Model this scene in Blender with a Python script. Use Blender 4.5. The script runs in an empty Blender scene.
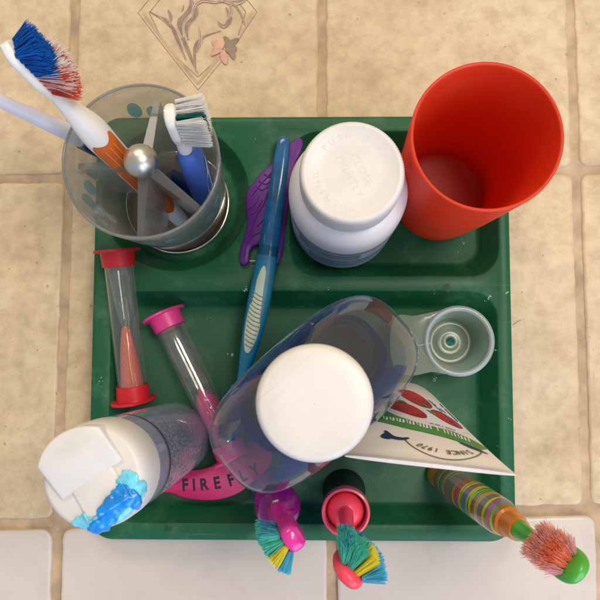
import bpy, bmesh, math, random
from mathutils import Vector, Matrix, noise
R = random.Random(7)
S = 0.01                      # the script thinks in centimetres, Blender gets metres
sc = bpy.context.scene
C = bpy.data.collections.new('Scene'); sc.collection.children.link(C)
pi = math.pi
V = Vector

# ---------------------------------------------------------------- camera
F, HC = 700.0, 42.7
TX, SY = math.atan(53/700), math.atan(12/700)
CM = Matrix.Rotation(TX, 3, 'X') @ Matrix.Rotation(SY, 3, 'Y')
CP = V((0, 0, HC))
def P(px, py, z=0.0):
    """world point (cm) at height z seen at that place of the photograph"""
    d = CM @ V(((px-300)/F, (300-py)/F, -1))
    return CP + d*((z-HC)/d.z)
cam = bpy.data.cameras.new('camera'); co = bpy.data.objects.new('camera', cam); C.objects.link(co)
co.matrix_world = Matrix.Translation(CP*S) @ CM.to_4x4()
cam.sensor_width = 36; cam.lens = 36*F/600; cam.clip_start = 0.01; cam.clip_end = 50
cam.dof.use_dof = True; cam.dof.focus_distance = 0.345; cam.dof.aperture_fstop = 26
sc.camera = co
sc.view_settings.view_transform = 'Standard'; sc.view_settings.look = 'None'; sc.view_settings.exposure = 0
sc.cycles.max_bounces = 12; sc.cycles.transparent_max_bounces = 40
sc.cycles.caustics_reflective = False; sc.cycles.caustics_refractive = False
try: sc.cycles.use_denoising = True
except Exception: pass

# ---------------------------------------------------------------- materials
def lin(c):
    f = lambda v: v/12.92 if v <= .04045 else ((v+.055)/1.055)**2.4
    return tuple(f(v/255) for v in c) + (1,)
def newmat(name):
    m = bpy.data.materials.new(name); m.use_nodes = True
    nt = m.node_tree; nt.nodes.clear()
    return m, nt, nt.nodes.new('ShaderNodeOutputMaterial')
def N(nt, t, **kw):
    n = nt.nodes.new(t)
    for k, v in kw.items():
        if k in n.inputs: n.inputs[k].default_value = v
        else: setattr(n, k, v)
    return n
def noise_fac(nt, scale, detail=4, rough=.55):
    tc = N(nt, 'ShaderNodeTexCoord')
    n = N(nt, 'ShaderNodeTexNoise', Scale=scale, Detail=detail, Roughness=rough)
    nt.links.new(tc.outputs['Object'], n.inputs['Vector'])
    return n.outputs['Fac']
def ramp(nt, fac, stops, interp='LINEAR'):
    r = N(nt, 'ShaderNodeValToRGB'); r.color_ramp.interpolation = interp
    e = r.color_ramp.elements
    while len(e) < len(stops): e.new(.5)
    for i, (p, c) in enumerate(stops): e[i].position = p; e[i].color = c
    nt.links.new(fac, r.inputs['Fac']); return r.outputs['Color']
def plastic(name, rgb, rough=.4, var=.1, scale=60, bump=.02, bscale=400, sss=0.0, coat=0.0, spec=.5, metal=0.0, alpha=1.0, trans=0.0):
    m, nt, out = newmat(name)
    b = N(nt, 'ShaderNodeBsdfPrincipled', Roughness=rough, Metallic=metal)
    b.inputs['Specular IOR Level'].default_value = spec; b.inputs['Coat Weight'].default_value = coat
    b.inputs['Alpha'].default_value = alpha; b.inputs['Transmission Weight'].default_value = trans
    c = lin(rgb)
    lo = tuple(max(0, v*(1-var)) for v in c[:3])+(1,); hi = tuple(min(1, v*(1+var)) for v in c[:3])+(1,)
    nt.links.new(ramp(nt, noise_fac(nt, scale), [(.3, lo), (.7, hi)]), b.inputs['Base Color'])
    rn = N(nt, 'ShaderNodeMapRange'); rn.inputs['To Min'].default_value = max(.02, rough-.07); rn.inputs['To Max'].default_value = rough+.09
    nt.links.new(noise_fac(nt, scale*1.7), rn.inputs['Value']); nt.links.new(rn.outputs[0], b.inputs['Roughness'])
    if sss: b.inputs['Subsurface Weight'].default_value = sss; b.inputs['Subsurface Radius'].default_value = (.006, .004, .003); b.inputs['Subsurface Scale'].default_value = .5
    if bump:
        bp = N(nt, 'ShaderNodeBump', Strength=bump, Distance=.001)
        nt.links.new(noise_fac(nt, bscale, 3), bp.inputs['Height']); nt.links.new(bp.outputs[0], b.inputs['Normal'])
    nt.links.new(b.outputs[0], out.inputs['Surface'])
    return m
def clear(name, tint=(240, 245, 245), haze=.06, hazecol=(225, 230, 230), rough=.04, edge=.35, graze=.8, hz=.5, hp=2.5, refl=1.0):
    """thin clear plastic: what is behind shows through, reflections by angle, a little haze and scuffs"""
    m, nt, out = newmat(name)
    t = N(nt, 'ShaderNodeBsdfTransparent', Color=lin(tint))
    d = N(nt, 'ShaderNodeBsdfDiffuse', Color=lin(hazecol)); tl = N(nt, 'ShaderNodeBsdfTranslucent', Color=lin(hazecol))
    md = N(nt, 'ShaderNodeMixShader', Fac=.45); nt.links.new(d.outputs[0], md.inputs[1]); nt.links.new(tl.outputs[0], md.inputs[2])
    lw = N(nt, 'ShaderNodeLayerWeight', Blend=edge)
    mr = N(nt, 'ShaderNodeMapRange'); mr.inputs['To Min'].default_value = haze; mr.inputs['To Max'].default_value = min(1, haze+hz)
    pw = N(nt, 'ShaderNodeMath', operation='POWER'); pw.inputs[1].default_value = hp
    nt.links.new(lw.outputs['Facing'], pw.inputs[0])
    sm = N(nt, 'ShaderNodeMath', operation='MULTIPLY'); nt.links.new(pw.outputs[0], sm.inputs[0])
    nz = N(nt, 'ShaderNodeMapRange'); nz.inputs['To Min'].default_value = .5; nz.inputs['To Max'].default_value = 1.2
    nt.links.new(noise_fac(nt, 150, 5), nz.inputs['Value']); nt.links.new(nz.outputs[0], sm.inputs[1])
    nt.links.new(sm.outputs[0], mr.inputs['Value'])
    m1 = N(nt, 'ShaderNodeMixShader'); nt.links.new(mr.outputs[0], m1.inputs['Fac'])
    nt.links.new(t.outputs[0], m1.inputs[1]); nt.links.new(md.outputs[0], m1.inputs[2])
    g = N(nt, 'ShaderNodeBsdfGlossy', Roughness=rough, Color=(1, 1, 1, 1))
    lf = N(nt, 'ShaderNodeLayerWeight', Blend=.5)
    p5 = N(nt, 'ShaderNodeMath', operation='POWER'); p5.inputs[1].default_value = 4.5; nt.links.new(lf.outputs['Facing'], p5.inputs[0])
    fm = N(nt, 'ShaderNodeMapRange'); fm.inputs['To Min'].default_value = .045*refl; fm.inputs['To Max'].default_value = graze*refl; nt.links.new(p5.outputs[0], fm.inputs['Value'])
    m2 = N(nt, 'ShaderNodeMixShader'); nt.links.new(fm.outputs[0], m2.inputs['Fac'])
    nt.links.new(m1.outputs[0], m2.inputs[1]); nt.links.new(g.outputs[0], m2.inputs[2])
    nt.links.new(m2.outputs[0], out.inputs['Surface'])
    return m

def glow_through(m, rgb, f):
    nt = m.node_tree; out = [n for n in nt.nodes if n.type == 'OUTPUT_MATERIAL'][0]; src = out.inputs[0].links[0].from_socket
    t = N(nt, 'ShaderNodeBsdfTranslucent', Color=lin(rgb)); mx = N(nt, 'ShaderNodeMixShader', Fac=f)
    nt.links.new(src, mx.inputs[1]); nt.links.new(t.outputs[0], mx.inputs[2]); nt.links.new(mx.outputs[0], out.inputs[0])
def soil(m, rgb, f):
    nt = m.node_tree; b = [n for n in nt.nodes if n.type == 'BSDF_PRINCIPLED'][0]; src = b.inputs['Base Color'].links[0].from_socket
    film = ramp(nt, noise_fac(nt, 34, 8, .7), [(.52, (0, 0, 0, 1)), (.72, (1, 1, 1, 1))])
    tc = N(nt, 'ShaderNodeTexCoord'); prev = film
    for rz, st in ((.5, (9, 700, 9)), (-.9, (9, 800, 9))):
        mp = N(nt, 'ShaderNodeMapping'); mp.inputs['Rotation'].default_value = (0, 0, rz); mp.inputs['Scale'].default_value = st
        nt.links.new(tc.outputs['Object'], mp.inputs['Vector']); n = N(nt, 'ShaderNodeTexNoise', Scale=1.0, Detail=3.0); nt.links.new(mp.outputs[0], n.inputs['Vector'])
        sc_ = ramp(nt, n.outputs['Fac'], [(.7, (0, 0, 0, 1)), (.78, (.8, .8, .8, 1))])
        ad = N(nt, 'ShaderNodeMixRGB', blend_type='ADD'); ad.inputs[0].default_value = 1; nt.links.new(prev, ad.inputs[1]); nt.links.new(sc_, ad.inputs[2]); prev = ad.outputs[0]
    mu = N(nt, 'ShaderNodeMath', operation='MULTIPLY'); mu.inputs[1].default_value = f; nt.links.new(prev, mu.inputs[0])
    mx = N(nt, 'ShaderNodeMixRGB'); nt.links.new(mu.outputs[0], mx.inputs[0]); nt.links.new(src, mx.inputs[1]); mx.inputs[2].default_value = lin(rgb)
    nt.links.new(mx.outputs[0], b.inputs['Base Color'])
# ---------------------------------------------------------------- mesh helpers (cm)
class MB:
    def __init__(s): s.v = []; s.f = []
    def add(s, vs, fs, M=None):
        o = len(s.v)
        s.v += [(M @ V(p)) if M else V(p) for p in vs]
        s.f += [tuple(i+o for i in f) for f in fs]; return s
    def loft(s, loops, cap0=True, cap1=True, M=None, closed=False):
        n = len(loops[0]); vs = [p for l in loops for p in l]; fs = []
        L = len(loops)
        for j in range(L if closed else L-1):
            a, b = j*n, ((j+1) % L)*n
            for i in range(n):
                k = (i+1) % n; fs.append((a+i, a+k, b+k, b+i))
        if not closed:
            if cap0: fs.append(tuple(range(n-1, -1, -1)))
            if cap1: fs.append(tuple(range((L-1)*n, L*n)))
        return s.add(vs, fs, M)
    def lathe(s, prof, seg=64, M=None, cap0=False, cap1=False, rib=None):
        loops = []
        for q in prof:
            r, z = q[0], q[1]; rb = q[2] if len(q) > 2 else 0
            loops.append([V((( r+(rb if i % 2 else 0))*math.cos(2*pi*i/seg), (r+(rb if i % 2 else 0))*math.sin(2*pi*i/seg), z)) for i in range(seg)])
        return s.loft(loops, cap0, cap1, M)
    def tube(s, pts, rad, seg=12, M=None, ry=None):
        pts = [V(p) for p in pts]; n = len(pts)
        if not hasattr(rad, '__len__'): rad = [rad]*n
        loops = []; up = None
        for i, p in enumerate(pts):
            t = (pts[min(i+1, n-1)]-pts[max(i-1, 0)]).normalized()
            if up is None: up = t.orthogonal().normalized()
            up = (up - t*up.dot(t)).normalized(); sd = t.cross(up)
            loops.append([p + up*rad[i]*math.cos(2*pi*k/seg) + sd*rad[i]*math.sin(2*pi*k/seg) for k in range(seg)])
        return s.loft(loops, True, True, M)
    def ring(s, r, rr, z, seg=72, sub=12, M=None):
        loops = [[V(((r+rr*math.cos(2*pi*k/sub))*math.cos(2*pi*i/seg), (r+rr*math.cos(2*pi*k/sub))*math.sin(2*pi*i/seg), z+rr*math.sin(2*pi*k/sub))) for k in range(sub)] for i in range(seg)]
        return s.loft(loops, M=M, closed=True)
    def ball(s, r, c=(0, 0, 0), seg=40, M=None, sq=(1, 1, 1)):
        prof = [(max(1e-3, r*math.sin(pi*j/20)), -r*math.cos(pi*j/20)) for j in range(21)]
        T = Matrix.Translation(V(c)) @ Matrix.Diagonal((*sq, 1))
        return s.lathe(prof, seg, (M @ T) if M else T, True, True)
    def prism(s, outl, z0, z1, M=None, bev=0):
        lo = lambda d, z: [V((p.x, p.y, z)) for p in inset(outl, d)]
        loops = [lo(bev, z0), lo(0, z0+bev), lo(0, z1-bev), lo(bev, z1)] if bev else [lo(0, z0), lo(0, z1)]
        return s.loft(loops, True, True, M)
    def build(s, name, mat, parent=None, sharp=35, weld=True):
        bm = bmesh.new()
        vs = [bm.verts.new(p*S) for p in s.v]
        for f in s.f:
            try: bm.faces.new([vs[i] for i in f])
            except ValueError: pass
        if weld: bmesh.ops.remove_doubles(bm, verts=bm.verts, dist=1e-6)
        bmesh.ops.recalc_face_normals(bm, faces=bm.faces)
        me = bpy.data.meshes.new(name); bm.to_mesh(me); bm.free()
        me.materials.append(mat); me.shade_smooth(); me.set_sharp_from_angle(angle=math.radians(sharp))
        o = bpy.data.objects.new(name, me); C.objects.link(o)
        if parent: o.parent = parent
        return o
def inset(outl, d):
    if not d: return [V(p) for p in outl]
    n = len(outl); out = []
    P2 = [V((p[0], p[1])) for p in outl]
    area = sum(P2[i].x*P2[(i+1) % n].y-P2[(i+1) % n].x*P2[i].y for i in range(n)); sg = 1 if area > 0 else -1
    for i in range(n):
        a, b, c = P2[i-1], P2[i], P2[(i+1) % n]
        e = (c-a); e = e.normalized() if e.length > 1e-9 else V((1, 0))
        out.append(b + V((-e.y, e.x))*d*sg)
    return out
def rrect(x0, y0, x1, y1, r, k=10):
    o = []
    for cx, cy, a in ((x1-r, y1-r, 0), (x0+r, y1-r, 90), (x0+r, y0+r, 180), (x1-r, y0+r, 270)):
        for i in range(k+1):
            t = math.radians(a+90*i/k); o.append(V((cx+r*math.cos(t), cy+r*math.sin(t))))
    return o
def selps(a, b, n=2.0, seg=72, z=0, c=(0, 0)):
    o = []
    for i in range(seg):
        t = 2*pi*i/seg; x, y = math.cos(t), math.sin(t)
        o.append(V((c[0]+a*math.copysign(abs(x)**(2/n), x), c[1]+b*math.copysign(abs(y)**(2/n), y), z)))
    return o
def catmull(pts, k=8, closed=True):
    pts = [V(p) for p in pts]; n = len(pts); o = []
    for i in range(n if closed else n-1):
        g = (lambda j: pts[j % n]) if closed else (lambda j: pts[max(0, min(n-1, j))])
        p0, p1, p2, p3 = g(i-1), g(i), g(i+1), g(i+2)
        for j in range(k):
            t = j/k
            o.append(.5*((2*p1)+(p2-p0)*t+(2*p0-5*p1+4*p2-p3)*t*t+(3*p1-p0-3*p2+p3)*t**3))
    if not closed: o.append(pts[-1])
    return o
def thing(name, label, cat, loc=(0, 0, 0), group=None, M=None):
    o = bpy.data.objects.new(name, None); C.objects.link(o); o.empty_display_size = .02
    if M is not None:
        M = M.copy(); M.translation = M.translation*S; o.matrix_world = M
    else: o.location = V(loc)*S
    o['label'] = label; o['category'] = cat
    if group: o['group'] = group
    return o
def frame(B, T, D):
    z = (T-B).normalized(); y = (D-z*D.dot(z)).normalized(); x = y.cross(z)
    M = Matrix((x, y, z)).transposed().to_4x4(); M.translation = B; return M
def text_mesh(s, size=1.0, depth=0.0, space=1.0, res=3, bold=0.0):
    cu = bpy.data.curves.new('t', 'FONT'); cu.body = s; cu.size = size; cu.align_x = 'CENTER'; cu.align_y = 'CENTER'
    cu.extrude = depth; cu.space_character = space; cu.resolution_u = res; cu.offset = bold
    o = bpy.data.objects.new('t', cu); C.objects.link(o)
    bpy.context.view_layer.update()
    me = bpy.data.meshes.new_from_object(o)
    vs = [v.co.copy() for v in me.vertices]; fs = [tuple(p.vertices) for p in me.polygons]
    bpy.data.objects.remove(o); bpy.data.curves.remove(cu); bpy.data.meshes.remove(me)
    return vs, fs
def patch(outl, mp, cuts=3):
    """a flat outline cut into small faces and laid on a curved surface with mp(x, y)"""
    bm = bmesh.new(); vs = [bm.verts.new((p[0], p[1], 0)) for p in outl]; bm.faces.new(vs)
    bmesh.ops.triangulate(bm, faces=bm.faces)
    for _ in range(cuts):
        es = [e for e in bm.edges if e.calc_length() > .18]
        if not es: break
        bmesh.ops.subdivide_edges(bm, edges=es, cuts=1); bmesh.ops.triangulate(bm, faces=bm.faces)
    bm.verts.index_update()
    r = [mp(v.co.x, v.co.y) for v in bm.verts], [tuple(v.index for v in f.verts) for f in bm.faces]
    bm.free(); return r

# ---------------------------------------------------------------- light
w = bpy.data.worlds.new('World'); sc.world = w; w.use_nodes = True
nt = w.node_tree; bg = nt.nodes['Background']
tc = N(nt, 'ShaderNodeTexCoord'); sx = N(nt, 'ShaderNodeSeparateXYZ'); nt.links.new(tc.outputs['Generated'], sx.inputs[0])
mr = N(nt, 'ShaderNodeMapRange'); mr.inputs['From Min'].default_value = -.6; mr.inputs['From Max'].default_value = .6
nt.links.new(sx.outputs['Y'], mr.inputs['Value'])
nt.links.new(ramp(nt, mr.outputs[0], [(0, (.55, .62, .85, 1)), (.45, (.64, .6, .55, 1)), (1, (.75, .62, .45, 1))]), bg.inputs['Color'])
bg.inputs['Strength'].default_value = .66
def area(name, loc, target, size, power, col, sy=None):
    l = bpy.data.lights.new(name, 'AREA'); l.size = size; l.energy = power; l.color = col
    if sy: l.shape = 'RECTANGLE'; l.size_y = sy
    o = bpy.data.objects.new(name, l); C.objects.link(o); o.location = V(loc)*S
    d = V(target)-V(loc); o.rotation_euler = d.to_track_quat('-Z', 'Y').to_euler(); return o
area('ceiling_lamp', (36, 17, 104), (0, 0, 0), .3, 5.3, (1, .89, .76))
area('vanity_lamp', (-20, 85, 95), (0, 0, 3), .8, 5.4, (1, .87, .70), .3)
area('window_light', (62, -98, 64), (0, -2, 4), 1.1, 12.5, (.74, .82, 1))

# ---------------------------------------------------------------- counter: grout bed, worn beige tiles, smooth pale edge tiles
def tile_mat():
    m, nt, out = newmat('beige_tile')
    b = N(nt, 'ShaderNodeBsdfPrincipled', Roughness=.42)
    f1 = noise_fac(nt, 22, 8, .62); f2 = noise_fac(nt, 110, 6, .6); f3 = noise_fac(nt, 48, 3, .5)
    c1 = ramp(nt, f1, [(.25, lin((184, 163, 134))), (.5, lin((213, 195, 163))), (.75, lin((227, 213, 186)))])
    c2 = ramp(nt, f2, [(.3, lin((196, 176, 150))), (.58, lin((246, 236, 220)))])
    mx = N(nt, 'ShaderNodeMixRGB', blend_type='MULTIPLY'); mx.inputs[0].default_value = .5
    nt.links.new(c1, mx.inputs[1]); nt.links.new(c2, mx.inputs[2])
    vein = ramp(nt, f3, [(.485, (1, 1, 1, 1)), (.5, (.86, .8, .73, 1)), (.515, (1, 1, 1, 1))])
    mv = N(nt, 'ShaderNodeMixRGB', blend_type='MULTIPLY'); mv.inputs[0].default_value = .35
    nt.links.new(mx.outputs[0], mv.inputs[1]); nt.links.new(vein, mv.inputs[2])
    pit = ramp(nt, noise_fac(nt, 260, 2, .5), [(.24, (.45, .36, .28, 1)), (.29, (1, 1, 1, 1))])
    mp = N(nt, 'ShaderNodeMixRGB', blend_type='MULTIPLY'); mp.inputs[0].default_value = .7
    nt.links.new(mv.outputs[0], mp.inputs[1]); nt.links.new(pit, mp.inputs[2])
    nt.links.new(mp.outputs[0], b.inputs['Base Color'])
    bp = N(nt, 'ShaderNodeBump', Strength=.28, Distance=.002); nt.links.new(f2, bp.inputs['Height']); nt.links.new(bp.outputs[0], b.inputs['Normal'])
    nt.links.new(b.outputs[0], out.inputs['Surface']); return m
M_tile = tile_mat()
M_edge = plastic('pale_edge_tile', (208, 198, 188), .3, .05, 18, .04, 120)
soil(M_edge, (170, 152, 134), .28)
M_grout = plastic('grout', (184, 160, 130), .8, .28, 60, .6, 300)
def line(p0, p1): return P(*p0), P(*p1)
def cross(l, m):
    (a, b), (c, d) = l, m
    u, v_ = b-a, d-c; t = ((c-a).x*v_.y-(c-a).y*v_.x)/(u.x*v_.y-u.y*v_.x); return a+u*t
vl = [line((75, 0), (56, 520)), line((322, 0), (323, 520)), line((570.5, 0), (588, 520))]
hl = [line((0, 179), (600, 169)), line((0, 524), (600, 509))]
def shift(l, d): return (l[0]+d, l[1]+d)
px_ = (vl[2][0]-vl[0][0])/2; px_.z = 0; px_.y = 0
py_ = V((0, (hl[0][0]-hl[1][0]).y, 0))
vl = [shift(vl[0], -px_*2), shift(vl[0], -px_)]+vl+[shift(vl[2], px_), shift(vl[2], px_*2)]
hl = [shift(hl[0], py_*2), shift(hl[0], py_)]+hl
grout_gap = .5
def slab(mb, corners, top, rnd, jag, seed, drop=.0, cr=.35):
    """one tile: soft shoulders and a slightly worn outline"""
    c = [V((p.x, p.y, 0)) for p in corners]; ctr = sum(c, V())/4; out = []
    for i in range(4):
        a, b, e = c[i-1], c[i], c[(i+1) % 4]
        da, de = (a-b).normalized(), (e-b).normalized()
        s0, s1 = b+da*cr, b+de*cr
        for k in range(6):
            t = k/5; out.append(s0*(1-t)**2+b*2*t*(1-t)+s1*t*t)
        L = (e-b).length
        for k in range(1, 40): out.append(s1.lerp(e-de*cr, k/40))
    def lp(d, z, jg):
        o = []
        for p, q in zip(inset(out, d), out):
            n = noise.noise(V((q.x*1.1, q.y*1.1, seed*7.3)))*jg + noise.noise(V((q.x*3.4, q.y*3.4, seed*3.1)))*jg*.5
            v_ = V((p.x, p.y)); dr = (V((ctr.x, ctr.y))-v_).normalized()
            o.append(V((p.x+dr.x*n, p.y+dr.y*n, z)))
        return o
    loops = [lp(0, -.35, jag), lp(0, top-rnd, jag)]
    for k in range(1, 6):
        a = k/5*pi/2; loops.append(lp(rnd*1.6*(1-math.cos(a)), top-rnd+rnd*math.sin(a), jag*(1-k/9)))
    mb.loft(loops, False, False); n = len(loops[-1]); tp = loops[-1]; zt = tp[0].z
    mb.add(tp+[V((ctr.x, ctr.y, zt))], [(i, (i+1) % n, n) for i in range(n)])
mb = MB(); sd = 0
for j in range(len(hl)-1):
    for i in range(len(vl)-1):
        q = [cross(vl[i], hl[j+1]), cross(vl[i+1], hl[j+1]), cross(vl[i+1], hl[j]), cross(vl[i], hl[j])]
        g = grout_gap/2
        q = [q[0]+V((g, g, 0)), q[1]+V((-g, g, 0)), q[2]+V((-g, -g, 0)), q[3]+V((g, -g, 0))]
        sd += 1; slab(mb, q, 0, .15, .09, sd, cr=.6)
o = mb.build('tiled_counter', M_tile, sharp=60); o['kind'] = 'structure'
counter = o
mb = MB(); ew = [-26.9, None]
xs = [P(57, 560).x, P(332, 560).x, P(601, 560).x]
stp = (xs[2]-xs[0])/2
xs = [xs[0]-2*stp, xs[0]-stp]+xs+[xs[2]+stp]
for i in range(len(xs)-1):
    yt = lambda x: P(0, 524).y + (P(600, 509).y-P(0, 524).y)*(x-P(0, 524).x)/(P(600, 509).x-P(0, 524).x) - .36
    if i in (4,): continue
    a, b = xs[i]+.32, xs[i+1]-.32
    slab(mb, [V((a, -20, 0)), V((b, -20, 0)), V((b, yt(b), 0)), V((a, yt(a), 0))], .18, .14, .05, 40+i, cr=.7)
a, b = xs[4]+.32, xs[5]-.32
slab(mb, [V((a, -20, 0)), V((b, -20, 0)), V((b, yt(b), 0)), V((a, yt(a), 0))], .1, .14, .05, 49, cr=.7)
o = mb.build('counter_edge_tiles', M_edge, sharp=60); o['kind'] = 'structure'
mb = MB(); mb.prism(rrect(-40, -20.2, 42, 48, .3, 3), -2, -.13)
o = mb.build('grout_bed', M_grout); o['kind'] = 'structure'

# printed ornament on the tile behind the tumbler
M_ink = plastic('printed_sepia', (142, 120, 104), .45, .3, 120, 0)
M_ink2 = plastic('printed_sepia_light', (190, 162, 132), .45, .2, 120, 0)
M_pink = plastic('printed_pink', (208, 160, 136), .45, .22, 150, 0)
ZL = [0]
def ribbon(mb, pts, wf, z):
    ZL[0] += 1; z = .004+ZL[0]*.0012
    pts = catmull([P(x, y, 0) for x, y in pts], 8, False); n = len(pts); l, r = [], []
    for i, p in enumerate(pts):
        t = (pts[min(i+1, n-1)]-pts[max(0, i-1)]).normalized(); nn = V((-t.y, t.x, 0)); wd = wf(i/(n-1))/2
        l.append(V((p.x, p.y, z))+nn*wd); r.append(V((p.x, p.y, z))-nn*wd)
    mb.add(l+r, [(i, i+1, n+i+1, n+i) for i in range(n-1)])
orn = bpy.data.objects.new('tile_ornament', None); C.objects.link(orn); orn['kind'] = 'structure'
mb = MB(); thin = lambda t: .075
for d, wd in ((0, .06), (14, .06)):
    a = d*.8
    for q in ([(198, 90-a*1.15), (168, 52-a*.4+0), (138+a, 13)], [(198, 90-a*1.15), (221, 62-a*.55)], [(238, 41-a*.5), (257-a, 12)], [(138+a, 13), (198, -60+a)], [(257-a, 12), (198, -60+a)]):
        ribbon(mb, q, lambda t: .05, .006)
mb.build('diamond_line', M_ink, orn)
mb = MB()
for q in ([(198, 84), (168, 47), (143, 13)], [(198, 84), (219, 57)], [(240, 35), (253, 12)]): ribbon(mb, q, lambda t: .2, .004)
mb.build('diamond_band', M_ink2, orn)
M_leaf = plastic('printed_leaf', (200, 178, 154), .45, .25, 200, 0)
mb = MB(); mbv = MB(); leaf = lambda w0: (lambda t: w0*math.sin(pi*min(1, .06+t*.94))**.8+.02)
for q, wd in (([(198, 74), (190, 55), (184, 40), (180, 25), (184, 5)], .28), ([(196, 72), (195, 48), (203, 37), (221, 31)], .22), ([(183, 38), (180, 22), (191, 8), (190, -4)], .5),
              ([(188, 40), (187, 26), (196, 12), (192, 0)], .38), ([(186, 60), (178, 40), (170, 24), (150, 12)], .24), ([(170, 24), (171, 16), (168, 10)], .22), ([(160, 17), (166, 20), (170, 27)], .3),
              ([(192, 20), (194, 8), (202, 1), (216, 2), (226, -2), (240, -3)], .2), ([(222, 0), (236, 2), (248, -2)], .45), ([(216, 2), (231, 3), (240, 12), (245, 26)], .13),
              ([(218, 22), (224, 26), (230, 18), (226, 8)], .3), ([(228, 20), (231, 12), (230, 2)], .16), ([(199, 28), (201, 40), (196, 52)], .16)):
    ribbon(mb, q, leaf(wd), .009)
    for k in (-.42, -.2, 0, .22, .44) if wd > .2 else (0,):
        q2 = [(x+k*wd*11, y+abs(k)*1.5) for x, y in q[1:-1]]; q2 = [q[0]]+q2+[q[-1]]
        ribbon(mbv, q2, lambda t: .035+.05*math.sin(pi*t), .01)
mb.build('leaf_scroll', M_leaf, orn); mbv.build('leaf_vein', M_ink, orn)
mb = MB()
for q, wd in (([(222, 50), (217, 46), (212, 40)], .35), ([(222, 50), (216, 52), (211, 56)], .35), ([(223, 51), (224, 58), (226, 65)], .4), ([(222, 49), (221, 43), (217, 40)], .35), ([(221, 50), (216, 49), (213, 48)], .35)): ribbon(mb, q, leaf(wd), .013)
mb.build('pink_petal', M_pink, orn)
mb = MB()
for q, wd in (([(226, 48), (231, 44), (239, 39)], .38), ([(226, 49), (232, 53), (234, 60)], .38), ([(226, 48), (228, 42), (224, 37)], .3), ([(227, 50), (233, 49), (237, 48)], .42)): ribbon(mb, q, leaf(wd), .016)
mb.build('grey_leaf', M_ink, orn)

# ---------------------------------------------------------------- green tray
ZT, ZF = 1.9, .35
M_green = plastic('green_plastic', (17, 88, 55), .46, .1, 25, .05, 260, spec=.38)
soil(M_green, (120, 165, 135), .26)
tl, tr, bl, br = P(107, 117, ZT), P(510, 117, ZT), P(88, 540, ZT), P(515.5, 540, ZT)
x0, x1 = (P(93, 225, ZT).x+bl.x)/2, (P(511, 210, ZT).x+br.x)/2; y1, y0 = tl.y, bl.y
tray = thing('compartment_tray', 'square green plastic tray with three sunken compartments on the beige tiles', 'tray', ((x0+x1)/2, (y0+y1)/2, 0))
TC = V(((x0+x1)/2, (y0+y1)/2, 0))
def rim(px0, py0, px1, py1, r):
    a, b = P(px0, py1, ZT), P(px1, py0, ZT); return (a.x, a.y, b.x, b.y, r)
def tray_mesh():
    bm = bmesh.new(); k = 12
    def loop(pts, z): return [bm.verts.new(V((p.x-TC.x, p.y-TC.y, z))*S) for p in pts]
    def edges(l): return [bm.edges.get((l[i], l[(i+1) % len(l)])) or bm.edges.new((l[i], l[(i+1) % len(l)])) for i in range(len(l))]
    def bridge(a, b):
        for i in range(len(a)): bm.faces.new((a[i], a[(i+1) % len(a)], b[(i+1) % len(b)], b[i]))
    def rr(q, d, z):
        x0, y0, x1, y1, r = q; return loop(rrect(x0+d, y0+d, x1-d, y1-d, max(.15, r-d*(.6 if r < 3 else 1)), k), z)
    O = (x0, y0, x1, y1, 1.5)
    ls = [rr(O, .18, 0), rr(O, .05, .25), rr(O, 0, ZT-.3), rr(O, .03, ZT-.08), rr(O, .1, ZT)]
    for a, b in zip(ls, ls[1:]): bridge(a, b)
    bm.faces.new(ls[0])
    es = edges(ls[-1])
    c = P(175.5, 197, ZT)
    rc = 4.45
    holes = [rim(289, 130, 497.5, 277, 1.7), rim(105.5, 290, 497.5, 524, 1.6), (c.x-rc, c.y-rc, c.x+rc, c.y+rc, rc-.001)]
    for q in holes:
        w1 = [(0, ZT), (.05, ZT-.03), (.1, ZT-.1), (.78, ZF+.22), (.92, ZF+.05), (1.06, ZF)]
        hs = [rr(q, d, z) for d, z in w1]
        for a, b in zip(hs, hs[1:]): bridge(a, b)
        bm.faces.new(hs[-1]); es += edges(hs[0])
    es = list(set(es))
    bmesh.ops.triangle_fill(bm, use_beauty=True, edges=es)
    bmesh.ops.recalc_face_normals(bm, faces=bm.faces)
    me = bpy.data.meshes.new('tray_body'); bm.to_mesh(me); bm.free()
    me.materials.append(M_green); me.shade_smooth(); me.set_sharp_from_angle(angle=math.radians(50))
    o = bpy.data.objects.new('tray_body', me); C.objects.link(o); o.parent = tray
tray_mesh()
M_paste = plastic('dried_paste', (160, 184, 166), .5, .1, 200, .2)
M_dark = plastic('dark_stain', (30, 68, 50), .6, .3, 200, .1)
def blob(pt, r, h, seed, mb):
    rr_ = random.Random(seed); n = 14; ph = [rr_.uniform(.6, 1.25) for _ in range(n)]
    base = [V((pt.x+r*ph[i]*math.cos(2*pi*i/n), pt.y+r*ph[i]*math.sin(2*pi*i/n), pt.z)) for i in range(n)]
    mid = [pt.lerp(p, .6)+V((0, 0, h)) for p in base]
    mb.loft([base, mid], True, True)
tl_ = lambda p: p-TC
for x, y, r, z in ((247, 291, .16, ZT), (244, 289, .09, ZT), (330, 289, .1, ZT), (490, 297, .13, ZT), (487, 300, .07, ZT), (506, 293, .12, ZT), (463, 241, .12, ZF), (460, 253, .07, ZF), (459, 262, .06, ZF),
                   (509, 418, .06, ZT), (499, 448, .05, ZT), (496, 352, .07, ZT), (256, 140, .06, ZT), (101, 380, .1, ZT), (99, 385, .05, ZT), (230, 355, .2, ZF), (209, 318, .05, ZF), (435, 378, .18, ZF), (436, 292, .05, ZT)):
    mb = MB()
    for k in range(3): blob(tl_(P(x+R.uniform(-2.5, 2.5), y+R.uniform(-2.5, 2.5), z-.008)), r*R.uniform(.25, .6), .016, R.random(), mb)
    mb.build('paste_speck', M_paste, tray)
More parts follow.
